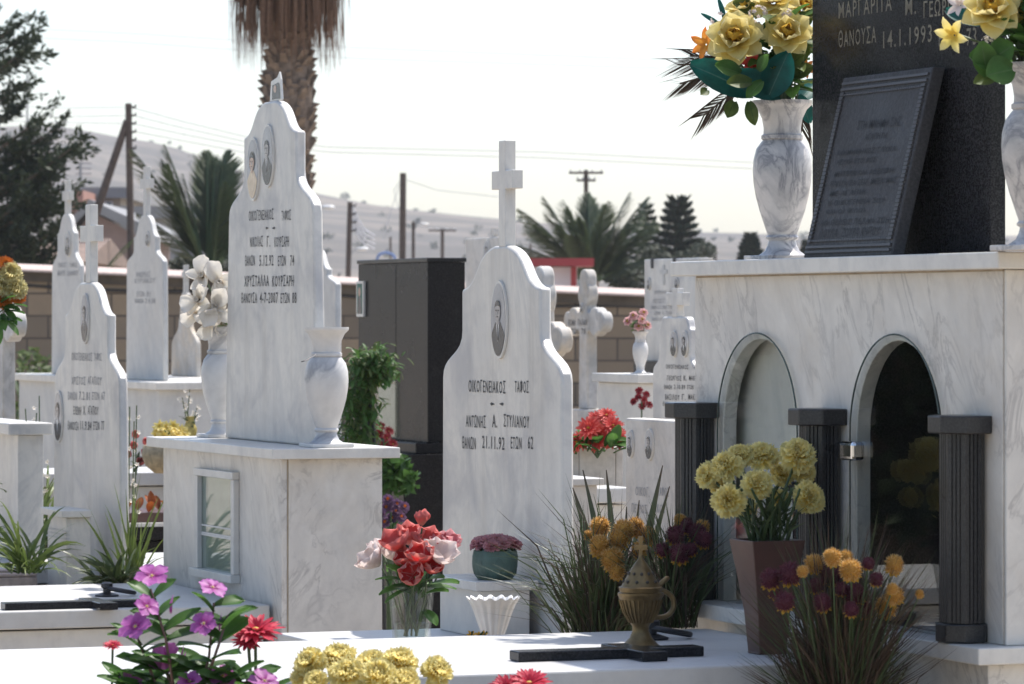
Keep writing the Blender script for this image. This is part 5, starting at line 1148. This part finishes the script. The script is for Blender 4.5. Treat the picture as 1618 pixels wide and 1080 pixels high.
for k in range(17):
    a=k*2.4; rr=.05*sqrt((k+.5)/17); p=pc+Vector((cos(a)*rr,sin(a)*rr,.072+.012*(1-(rr/.05)**2)+.006)); mb=MB(); carnation(mb,basis(p,(cos(a)*rr*9,sin(a)*rr*9,1)),.024); part(mb,'flower',[M['p_rose'],M['leaf']],t,smooth=180)
fv=at(779,1020,9.05); fv.z=.546; hh=EH-443/F*9.05-.546
t=thing('fluted_vase','white fluted porcelain flower cup beside the glass vase','vase',fv); b=MB(); sc_=hh/.19
pf=[(.026,0),(.030,.012),(.026,.03),(.022,.05),(.024,.075),(.033,.11),(.040,.14),(.047,.165),(.056,.182),(.058,.188),(.055,.187),(.045,.163),(.036,.13),(.02,.08)]
b.lathe([(r,z*sc_) for r,z in pf],fv,120,0,.045,15); b.v=[(x,y,z+(.003*cos(15*atan2(y-fv.y,x-fv.x)) if z>fv.z+.175*sc_ else 0)) for x,y,z in b.v]; part(b,'body',M['porcelain'],t,smooth=60)
t=bouquet('small orange yellow petals low behind the foreground slab by the fluted cup',at(750,1006,8.9)); RN.seed(4)
for px in (745,757,764): flower(t,'lily',px,1004+RN.uniform(-1,3),9.0,9,[M['p_gold']],1.,0,stem=(at(px,1004,9.0).x,9.0,.6))

# ---- lemon carnations in the square pot
pb=R.w(-.555,-.225,.6505); t=thing('square_pot','tall tapered red-brown square pot of lemon carnations on the slab','flower pot',pb)
H_=EH-350/F*7.98-.6505
b=MB(); b.vprism([(-.027,-.030),(.027,-.030),(.027,.030),(-.027,.030)],0,.004)
for s0,s1 in ((0,1),):
    def sq(a): return [(-a,-a),(a,-a),(a,a),(-a,a)]
    rings=[(.028,0),(.034,.08),(.045,H_*.7),(.056,H_),(.050,H_),(.046,H_-.02)]
    vs=[(x,y,z) for a,z in rings for x,y in sq(a)]; fs=[(i*4+j,i*4+(j+1)%4,(i+1)*4+(j+1)%4,(i+1)*4+j) for i in range(len(rings)-1) for j in range(4)]+[(20,21,22,23)]
    b.add(vs,fs)
o=b.build('pot_body',M['terracotta'],(0,0,0),bevel=.0025); o.parent=t; o.rotation_euler=(0,0,-A)
RN.seed(71); top=pb+Vector((0,0,H_-.02)); t=bouquet('lemon yellow carnation bouquet standing in the red-brown square pot',top)
for px,py,r,up,sd,dd in ((1260,722,33,.8,.3,0),(1276,788,30,.3,.5,-.05),(1152,792,31,.2,-.2,-.08),(1148,738,30,.7,-.3,0),(1120,752,24,.6,-1.,.02),(1196,768,28,.6,.0,-.06),(1170,722,26,1.2,-.1,.04),(1204,722,30,1.1,.05,.05),(1236,752,24,.9,.2,.06),(1268,748,22,.6,.5,.05),(1180,806,20,.3,.0,.06),(1232,790,20,.4,.2,.08),(1136,770,18,.5,-.5,.05)):
    s=top+Vector((RN.uniform(-.02,.02),RN.uniform(-.02,.02),0)); flower(t,'carnation',px,py,7.98+dd,r,[M['p_carn'],M['leaf_grey']],up,sd,stem=s,srad=.0026,smat='stem')
b=MB()
for k in range(60):
    a=RN.uniform(0,6.3); s=top+Vector((RN.uniform(-.04,.04),RN.uniform(-.04,.04),RN.uniform(0,.06))); L_=RN.uniform(.05,.10); d=Vector((cos(a)*.6,sin(a)*.6,1)); b.blade([s,s+d*L_*.5,s+d*L_+Vector((cos(a)*.02,sin(a)*.02,-.015))],.004)
part(b,'leaves',[M['grass']],t)
b=MB(); [b.tube([(lambda s:s)(top+Vector((RN.uniform(-.035,.035),RN.uniform(-.035,.035),0))),top+Vector((RN.uniform(-.06,.06),RN.uniform(-.06,.06),.12))],.0025,5) for k in range(16)]; part(b,'stems',M['stem'],t)

# ---- everlasting bunches
def everbunch(label,base,D,heads,nb,spread,hgt_,mats,seed,lean=0.,bladew=.0022,low=0.):
    RN.seed(seed); t=thing('everlasting_bunch',label,'flowers',base,None,'everlasting grass bunches'); B=Vector(base); b=MB()
    for k in range(nb):
        a=RN.uniform(0,6.3); s=B+Vector((RN.gauss(0,.022),RN.gauss(0,.022),0)); r=spread*RN.random()**.6; h=hgt_*RN.uniform(.5,1.08)*(1-.35*(r/spread)**2)
        d=Vector((cos(a)*r+lean,sin(a)*r,h)); P=[s,s+Vector((d.x*.22,d.y*.22,h*.38)),s+Vector((d.x*.58,d.y*.58,h*.75)),s+Vector((d.x*1.15,d.y*1.15,h*(1.-low*RN.random())))]
        b.blade(P,bladew*RN.uniform(.7,1.4),0 if RN.random()<mats[1] else 1)
    part(b,'blades',[M['grass'],M['grass_dry']],t)
    for px,py,r,mt,dd in heads:
        s=B+Vector((RN.gauss(0,.015),RN.gauss(0,.015),.02)); flower(t,'ever',px,py,D+dd,r,[M['p_ever'] if mt=='g' else M['p_plum'],M['p_gold'],M['p_gold']],1.6,RN.uniform(-.5,.5),stem=s,srad=.0014)
    return t
b1=R.w(-1.425,-.22,.546)
everbunch('golden everlasting flower bunch with long grass beside the central headstone',b1,8.72,[(948,832,18,'g',0),(948,862,19,'g',-.06),(985,838,20,'g',-.03),(1003,832,17,'g',.02),(1022,846,17,'g',0),(978,852,18,'g',-.05),(968,884,21,'g',-.09),(1010,868,14,'g',-.06),(975,902,15,'g',-.1),(1005,826,10,'p',.05),(930,845,9,'g',.03)],480,.21,.42,(0,.6),81,-.02,.0022,.25)
b2=R.w(-1.235,-.135,.6505)
everbunch('dark plum everlasting bunch in shade before the left black column',b2,8.58,[(1067,845,17,'p',-.02),(1102,842,17,'p',0),(1112,852,15,'p',-.03),(1046,868,13,'p',-.03),(1074,874,18,'p',-.06),(1085,830,14,'p',.03),(1110,832,13,'g',.03),(1075,822,12,'g',.04),(1092,868,12,'p',-.05)],330,.13,.27,(0,.55),82)
b3=R.w(-.165,-.255,.46)
hd=[(1217,914,16,'p'),(1248,906,18,'p'),(1268,902,9,'g'),(1286,890,15,'g'),(1315,880,14,'g'),(1336,882,13,'g'),(1313,906,18,'p'),(1344,900,17,'g'),(1413,892,15,'g'),(1350,938,17,'p'),(1240,950,15,'p'),(1300,952,14,'p'),(1400,958,17,'g'),(1413,940,15,'g'),(1368,964,13,'p'),(1345,962,12,'p'),(1372,890,10,'p'),(1410,930,9,'g'),(1453,938,7,'g'),(1225,935,11,'p'),(1330,930,11,'p'),(1290,925,12,'p'),(1385,915,11,'p')]
RN.seed(9)
everbunch('large mixed gold and plum everlasting bunch at the lower right',b3,7.5,[(x,y,r,m_,RN.uniform(-.1,.06)) for x,y,r,m_ in [(a_,b_,c_*1.15,d_) for a_,b_,c_,d_ in hd]],1250,.17,.47,(0,.33),83,0,.0020)
t=thing('planting_bed','narrow stone planting bed under the large everlasting bunch','planter',R.w(-.17,-.26,0),None); 
b=MB(); vs0=MB(); vs0.box(-.325,-.02,-.52,-.075,0,.44); vs0.v=[tuple(R.w(u,v,z)) for u,v,z in vs0.v]; part(vs0,'bed_wall',M['pinkstone'],t)
b=MB(); b.box(-.31,-.04,-.50,-.085,.441,.46); b.v=[tuple(R.w(u,v,z)) for u,v,z in b.v]; part(b,'soil',M['soil'],t)

# ---- aloe
RN.seed(91); ab=at(985,1000,9.5); ab.z=.0; t=thing('aloe','upright grey-green aloe leaves behind the golden everlasting bunch','plant',ab)
for px,py,w,dd in ((905,770,26,0),(921,742,16,.05),(958,742,17,.02),(964,776,10,.08),(1047,735,19,0),(1058,768,15,-.03),(990,800,14,.1),(1010,790,12,-.05)):
    q=at(px,py,9.5+dd); p=Vector((ab.x+(q.x-ab.x)*.25,ab.y+dd*.3,.48)); mb=MB(); n=9; P=[p.lerp(q,i/n)+Vector((-(q.x-p.x)*.18*sin(pi*i/n),0,0)) for i in range(n+1)]
    L_=w/F*9.5; vs=[];uv=[]
    for i,c in enumerate(P):
        h=L_*(1-(i/n)**1.7)*.62+.0012; a0=RN.uniform(-.1,.1)
        vs+=[c+Vector((-h,0,0)),c+Vector((0,-h*.35,0)),c+Vector((h,0,0)),c+Vector((0,h*.42,0))]; uv+=[(.5,i/n)]*4
    fs=[(i*4+j,i*4+(j+1)%4,(i+1)*4+(j+1)%4,(i+1)*4+j) for i in range(n) for j in range(4)]+[(0,3,2,1),tuple(n*4+j for j in range(4))]
    mb.add(vs,fs,0,uv); part(mb,'leaf',[M['aloe']],t,smooth=50)
b=MB(); b.box(ab.x-.14,ab.x+.12,9.35,9.72,.0,.5); part(b,'planting_box',M['pinkstone'],t)

# ---- foreground vinca, yellow carnations, red gerberas
pz=.44
fp=thing('stone_planter','stone planting trough of foreground flowers just under the picture','planter',(-.3,6.85,0)); b=MB(); 
b.box(-1.0,.25,6.60,6.64,0,pz+.03); b.box(-1.0,.25,7.08,7.12,0,pz+.03); b.box(-1.0,-.96,6.641,7.079,0,pz+.03); b.box(.21,.25,6.641,7.079,0,pz+.03); part(b,'box_wall',M['concrete'],fp)
b=MB(); b.box(-.959,.209,6.641,7.079,0,pz); part(b,'soil',M['soil'],fp)
RN.seed(101); D=6.85; vb_=at(300,1080,D); vb_.z=pz
t=thing('vinca','leafy mauve vinca plant in the lower left foreground','flowering plant',vb_)
stems=[((285,1150),(262,1010),(238,918)),((300,1150),(330,1040),(338,940)),((270,1150),(230,1040),(215,990)),((310,1150),(350,1080),(400,1065)),((290,1150),(262,1060),(258,1050)),((300,1150),(345,1020),(360,960)),((320,1150),(390,1110),(430,1085)),((265,1150),(215,1090),(200,1075))]
sb=MB(); lb=MB()
for s,m_,e in stems:
    P=[Vector((at(s[0],s[1],D).x,D+RN.uniform(-.03,.03),pz)),at(s[0]*.7+m_[0]*.3,1110,D),at(*m_,D+RN.uniform(-.05,.05)),at(e[0],e[1]+12,D)]
    Q=[]
    for a,c in zip(P,P[1:]): Q+=[a.lerp(c,i/3) for i in range(3)]
    Q.append(P[-1]); sb.tube(Q,[.0036-.002*i/len(Q) for i in range(len(Q))],6)
    for i in range(3,len(Q)-1):
        for sg in (-1,1):
            d=Vector((sg*RN.uniform(.5,1.1),RN.uniform(-.7,.5),RN.uniform(.25,.95))); leaf(lb,Q[i].lerp(Q[i+1],RN.random()),d,RN.uniform(.050,.078),RN.uniform(.024,.034),0,-.5,.25,1 if RN.random()<.6 else 0)
part(sb,'stems',M['stem_red'],t,smooth=60); part(lb,'leaves',[M['leaf']],t,smooth=180)
for px,py,r,up,sd in ((240,910,28,1.3,-.1),(336,928,24,1.6,.6),(214,990,28,.9,-.5),(262,1040,27,.3,.1),(352,1068,30,1.4,.0),(232,958,22,.9,.5),(322,985,22,.6,-.2),(418,1076,26,1.5,.4),(205,1078,24,1.,-.3),(300,1076,20,1.,-.3)):
    flower(t,'vinca',px,py,D-.02+RN.uniform(-.04,.04),r,[M['p_vinca'],M['yel_eye'],M['leaf']],up,sd)
for k in range(6):
    px,py=RN.choice(((250,960),(330,1000),(300,1050),(350,1040),(270,1080),(380,1080))); b=MB(); p=at(px+RN.uniform(-20,20),py+RN.uniform(-10,10),D); b.blade([p,p+Vector((0,0,.015)),p+Vector((.004,0,.032))],.004); part(b,'bud',M['p_vinca'],t)
RN.seed(102); D=6.75; yb=at(590,1080,D); yb.z=pz
t=bouquet('lemon carnations in the bottom foreground before the sunlit slab',yb)
for px,py,r,up,sd,dd in ((492,1050,30,.9,-.7,0),(535,1042,32,1.3,-.2,.03),(548,1068,34,.9,-.1,-.05),(590,1052,30,1.2,0,.04),(598,1070,34,.8,.1,-.06),(632,1048,30,1.3,.2,.03),(688,1062,29,.7,.7,0),(640,1078,26,.9,.2,-.05),(500,1080,24,.8,-.4,-.04),(478,1070,22,.8,-.8,.0)):
    flower(t,'carnation',px,py,D+dd,r,[M['p_carn'],M['leaf']],up,sd,stem=yb+Vector((RN.uniform(-.03,.03),RN.uniform(-.03,.03),0)),srad=.003)
b=MB()
for k in range(40):
    a=RN.uniform(0,6.3); s=yb+Vector((RN.uniform(-.04,.04),RN.uniform(-.04,.04),.15)); d=Vector((cos(a)*.5,sin(a)*.5,1)); b.blade([s,s+d*.06,s+d*.1+Vector((cos(a)*.03,sin(a)*.03,-.01))],.004)
part(b,'leaves',M['grass'],t)
t=bouquet('hot red gerbera bunch behind the mauve vinca flowers',(at(400,1000,7.0).x,7.0,pz)); RN.seed(103)
for px,py,r,up,sd in ((404,996,40,2.2,.1),(392,1012,24,1.3,-.1)): flower(t,'gerbera',px,py,7.0,r,[M['p_hot'],M['yel_eye'],M['leaf']],up,sd,stem=(at(400,1000,7.0).x,7.0,pz),srad=.003)
t=bouquet('hot red gerbera tips cut by the bottom picture edge',(at(836,1000,6.8).x,6.8,pz)); 
for px,py,r,up,sd in ((836,1080,34,1.6,0),(800,1086,28,1.4,-.3)): flower(t,'gerbera',px,py,6.8,r,[M['p_hot'],M['yel_eye'],M['leaf']],up,sd,stem=(at(836,1000,6.8).x,6.8,pz),srad=.003)
t=bouquet('red flower tip peeping over the slab left of the vinca',(at(178,1000,7.06).x,7.06,pz)); flower(t,'gerbera',178,1020,7.06,15,[M['p_hot'],M['yel_eye'],M['leaf']],2.5,0,stem=(at(178,1000,7.06).x,7.06,pz))

# ---- background flowers
RN.seed(111); D=12.5; bp=at(944,720,D); t=bouquet('coral red gerbera bunch in the concrete planter box',(bp.x,D,zp2-.03))
for px,py,r,up,sd in ((950,668,22,.6,0),(930,676,20,.6,-.4),(968,672,18,.7,.4),(925,692,20,.4,-.5),(945,690,24,.3,0),(968,690,22,.4,.4),(912,698,16,.3,-.8),(978,686,14,.5,.8),(958,656,16,1.2,.1),(940,660,14,1.2,-.2)):
    flower(t,'gerbera',px,py,D+RN.uniform(-.06,.06),r,[M['p_coral'],M['p_gold'],M['leaf']],up,sd,stem=(bp.x,D,zp2-.03))
b=MB(); [leaf(b,Vector((bp.x+RN.uniform(-.07,.07),D+RN.uniform(-.05,.05),zp2+RN.uniform(-.02,.02))),(RN.uniform(-1,1),RN.uniform(-1,.5),RN.uniform(.1,.9)),.06,.035) for k in range(40)]; part(b,'leaves',[M['leaf']],t,smooth=180)
def posy(label,px,py,D,rpx,kind,mt,n,base,seed,eye='yel_eye',leaves=16,spread=1.,lf='leaf'):
    RN.seed(seed); t=bouquet(label,base); c=at(px,py,D); R_=rpx/F*D
    for k in range(n):
        a=k*2.4; q=sqrt((k+.4)/n); p=c+Vector((cos(a)*R_*q,RN.uniform(-.4,.4)*R_,sin(a)*R_*q*spread)); mb=MB(); KIND[kind](mb,basis(p,facing(p,.5,cos(a)*.6)),R_*.42); o=part(mb,'flower',[M[mt],M[eye],M['leaf']],t,smooth=180)
    b=MB(); b.tube([base,c],.003,5); part(b,'stem',M['stem'],t)
    b=MB(); 
    for k in range(leaves): leaf(b,Vector(base).lerp(c,RN.uniform(.3,.95)),(RN.uniform(-1,1),RN.uniform(-1,.6),RN.uniform(-.2,.8)),R_*.8,R_*.4)
    part(b,'leaves',[M[lf]],t,smooth=180); return t
pv=Hp.w(-.12,.05,zp); vv_=vase('marble vase with pink roses on the tall pedestal by the block wall',pv,M['marble_band']); vv_.scale=(.48,.48,.48)
posy('small pink rose posy in the vase near the square headstone',1008,505,pv.y-.05,18,'rose','p_palepink',6,pv+Vector((0,0,.15)),121)
dr=at(1014,640,15.2); posy('dark red flowers hanging low between pedestal and rounded headstone',1014,632,15.2,16,'gerbera','p_dkred',7,Vector((dr.x,15.2,0.)),122,'dark_eye')
yf=at(-48,500,12.8); vq=Vector((yf.x,12.8,EH-100/F*12.8-.20)); 
t=thing('marble_vase','marble vase holding yellow and coral blooms cut by left picture edge','vase',vq); b=MB(); b.lathe(VP,vq,32); part(b,'body',M['marble_band'],t,smooth=45)
t=thing('marble_pedestal','plain pedestal under the vase of yellow blooms at left edge','pedestal',(vq.x,vq.y,0)); b=MB(); b.box(vq.x-.062,vq.x+.062,vq.y-.062,vq.y+.062,0,vq.z-.0005); part(b,'body',M['marble_far'],t,bevel=.003)
t=bouquet('yellow and orange blooms in the vase at the left picture edge',vq+Vector((0,0,.3))); RN.seed(123)
for px,py,r,mt in ((14,432,24,'p_yel'),(22,455,24,'p_yel'),(4,450,24,'p_yel'),(8,420,16,'p_orange'),(28,468,14,'p_orange'),(4,474,18,'p_orange'),(-14,440,24,'p_yel')): flower(t,'carnation' if mt!='p_coral' else 'rose',px,py,12.8,r,[M[mt],M['leaf']],.4,.3,stem=vq+Vector((0,0,.3)))
b=MB(); [leaf(b,at(RN.uniform(-10,16),RN.uniform(478,510),12.78),(RN.uniform(-1,1),-.4,RN.uniform(-1,.4)),.07,.03) for k in range(14)]; part(b,'leaves',[M['leaf']],t,smooth=180)
# pink flowers, yellow posy in a round basket between left graves
pb_=at(215,745,16.9); posy('salmon flowers standing left of the round yellow basket posy',220,716,16.9,19,'tulip','p_pink',7,Vector((pb_.x,16.9,z1)),124,'yel_eye',12,1.5,'leaf_grey')
bk=at(264,735,16.6); t=thing('basket','round pale wicker basket posy half hidden by the glazed tomb base','basket',Vector((bk.x,16.6,z1))); b=MB(); b.lathe([(.05,0),(.085,.03),(.10,.07),(.095,.11),(.085,.115)],(bk.x,16.6,z1+.02),24,0,.03,12); part(b,'weave',plain('pale_wicker',(.34,.28,.18),.8,0,.4,40,.4),t,smooth=60)
posy('yellow and cream flowers heaped in the round wicker basket',268,682,16.6,26,'lily','p_yel',16,Vector((bk.x,16.6,z1+.1)),125,'yel_eye',10,.45)
ya=at(300,690,16.9); t=thing('small_vase','small speckled yellow vase with dry white sprigs behind the glazed tomb base','vase',(ya.x,16.9,EH-196/F*16.9)); b=MB(); b.lathe([(.02,0),(.028,.03),(.03,.05),(.018,.075),(.016,.09),(.02,.1)],(ya.x,16.9,EH-196/F*16.9),16); part(b,'body',plain('speckled_yellow',(.45,.36,.10),.5,0,.5,60,.1),t,smooth=60)
def sprigs(label,pts,D,base,seed,mt='p_white',r=.010,n=6,rad_=.0022):
    RN.seed(seed); t=thing('flower_sprig',label,'flowering plant',base,None,'white flower sprigs'); sb=MB(); fb=MB(); lb=MB()
    for px,py in pts:
        q=at(px,py,D+RN.uniform(-.1,.1)); s=Vector(base); m_=s.lerp(q,.5)+Vector((RN.uniform(-.03,.03),0,0)); sb.tube([s,m_,q],rad_,5)
        for k in range(n):
            p=m_.lerp(q,.35+.68*k/n)+Vector((RN.gauss(0,.012),RN.gauss(0,.012),0)); ring(fb,basis(p,(RN.uniform(-1,1),-1,.6)),5,20,r,r*.8,shape=1,n=2,m=2); 
            if k%2: leaf(lb,s.lerp(m_,RN.uniform(.2,1)),(RN.uniform(-1,1),RN.uniform(-1,1),.8),.05,.014)
    part(sb,'stems',M['stem'],t); part(fb,'blossom',M[mt],t); part(lb,'leaves',M['leaf_grey'],t,smooth=180); return t
sprigs('tall white flowered weeds between left box tomb and faded headstone',[(62,625),(58,652),(66,690),(50,700),(40,645)],14.2,Vector((at(52,1000,14.2).x,14.2,0)),131)
sprigs('white flower sprigs right of the faded left headstone',[(205,642),(212,665),(216,640)],13.9,Vector((at(206,1000,13.9).x,13.9,0)),132)
sprigs('dry white sprigs rising from the small speckled vase',[(288,628),(300,615),(306,650),(312,640)],16.9,Vector((ya.x,16.9,EH-190/F*16.9)),133)
def spider(label,base,n,L,seed,mt='grass',spread=1.,w=.007,droop=.55):
    RN.seed(seed); t=thing('spider_plant',label,'plant',base,None,'strap-leaved plants'); b=MB(); B=Vector(base)
    for k in range(n):
        a=RN.uniform(0,6.3); l=L*RN.uniform(.5,1.1); h=RN.uniform(.35,.95); P=[B+Vector((RN.gauss(0,.02),RN.gauss(0,.02),0))]
        for i in range(1,7): f=i/6; P.append(P[0]+Vector((cos(a)*l*f*spread*(1-h*.4),sin(a)*l*f*spread*(1-h*.4),l*(h*f*1.35-droop*f*f))))
        b.blade(P,w*RN.uniform(.7,1.2),0)
    part(b,'leaves',[M[mt]],t); return t
spider('arching spider plant in the pink stone trough',at(44,905,13.05),70,.32,141,'grass_bright')
spider('dark arching spider plant on the left slab before the faded headstone',at(186,930,12.6),120,.17,142,'grass',1.2)
spider('tuft of tall thin bright grass behind the left spider plant',at(208,925,13.),46,.36,143,'grass_bright',.45,.005,.25)
spider('strappy leaves growing between box tomb and faded headstone',at(66,860,14.3),80,.5,144,'grass_bright',.7)
# autumn leaves in the trough
t=thing('coleus','rust coloured leafy plants in the red-brown trough','plant',fr2.w(-.2,0,z2+.05)); b=MB(); RN.seed(5)
for k in range(60):
    p=fr2.w(RN.uniform(-.35,-.06),RN.uniform(-.6,.7),z2+.05); leaf(b,p,(RN.uniform(-.6,.6),RN.uniform(-.6,.6),1),RN.uniform(.045,.08),.03)
part(b,'leaves',leafy('rust_leaf',[(0.,(.22,.05,.015)),(1.,(.42,.12,.03))],.3,.6,.4),t,smooth=180)
# wreath bush on a stand before the black granite block
RN.seed(151); D=16.; t=thing('wreath','drooping dark green wreath on a stand before the black granite block','wreath',(at(575,900,D).x,D,0)); b=MB(); b2_=MB()
for k in range(1500):
    a=RN.uniform(0,1); 
    if RN.random()<.55: px=588+RN.gauss(0,17); py=578+RN.gauss(0,13)
    elif RN.random()<.5: px=556+RN.gauss(0,9); py=RN.uniform(590,700)
    else: px=588+RN.gauss(0,9)-8; py=RN.uniform(600,700)
    p=at(px,py,D+RN.uniform(-.12,.1)); leaf(b if RN.random()<.6 else b2_,p,(RN.uniform(-1,1),RN.uniform(-1,.5),RN.uniform(-1,.5)),RN.uniform(.025,.05),.014)
part(b,'foliage',M['leaf'],t,smooth=180); part(b2_,'yellowed_foliage',M['leaf_yel'],t,smooth=180)
b=MB(); [b.tube([(at(px,900,D).x,D+dy,0),at(585,590,D)],.008,6) for px,dy in ((560,0),(610,0),(585,.25))]; part(b,'stand',M['iron'],t)
posy('dull mauve and orange posy in shade at the black granite plinth',618,808,15.4,22,'rose','p_mauve',9,Vector((at(618,900,15.4).x,15.4,0)),152,'p_orange')
posy('faint red posy low on the black granite plinth ledge',606,692,16.4,20,'gerbera','p_dkred',7,Vector((at(606,900,16.4).x,16.4,.0)),153)
b=MB(); RN.seed(6); [leafball(b,at(615+RN.uniform(-18,30),745+RN.uniform(-15,20),15.9),.07,60,.03) for k in range(6)]
t=thing('ivy','dark ivy clump at the foot of the black granite block','plant',(at(615,900,15.9).x,15.9,0)); part(b,'foliage',M['leaf'],t); b=MB(); b.tube([(at(615,900,15.9).x,15.9,0),at(615,745,15.9)],.012,6); part(b,'stem',M['stem'],t)
# mirrored pale headstone just outside the left edge
q=Vector((.514,8.51,0))+Vector((-.713,.70,0))*8.; mf=Fr(0,10.); mf.X,mf.Y=q.x,q.y
t=thing('headstone','pale headstone outside the left edge, mirrored in the left arched glass','gravestone',mf.w(0,0,0)); 
tt=MB(); tt.vprism([(-.45,-.03),(.1,-.03),(.1,.03),(-.45,.03)],.8,1.9); ang=atan2(-.25,.97); 
tt.v=[(q.x+x*cos(ang+pi/2)-y*sin(ang+pi/2),q.y+x*sin(ang+pi/2)+y*cos(ang+pi/2),z) for x,y,z in tt.v]; part(tt,'slab',M['marble'],t)
tt=MB(); tt.vprism([(-.55,-.12),(.16,-.12),(.16,.12),(-.55,.12)],0,.799); tt.v=[(q.x+x*cos(ang+pi/2)-y*sin(ang+pi/2),q.y+x*sin(ang+pi/2)+y*cos(ang+pi/2),z) for x,y,z in tt.v]; part(tt,'base',M['marble'],t)

# ================================================================== haze
hz=MB(); hz.box(-1500,1500,-30,1450,-2,150)
m=bpy.data.materials.new('haze_air'); m.use_nodes=True; nt=m.node_tree; nt.nodes.clear(); ou=nt.nodes.new('ShaderNodeOutputMaterial'); pv_=nt.nodes.new('ShaderNodeVolumePrincipled')
pv_.inputs['Color'].default_value=(.88,.93,1.,1); pv_.inputs['Density'].default_value=HAZE; pv_.inputs['Anisotropy'].default_value=.2; nt.links.new(pv_.outputs[0],ou.inputs['Volume'])
h=hz.build('haze',m); props(h,kind='stuff')

scene.view_settings.view_transform='Standard'; scene.view_settings.look='None'; scene.view_settings.exposure=EXPO; scene.view_settings.gamma=1
scene.render.engine='CYCLES'; cy=scene.cycles; cy.use_denoising=True; cy.max_bounces=8; cy.transparent_max_bounces=12; cy.volume_bounces=1; cy.diffuse_bounces=4; cy.glossy_bounces=4; cy.caustics_reflective=False; cy.caustics_refractive=False; cy.sample_clamp_indirect=6
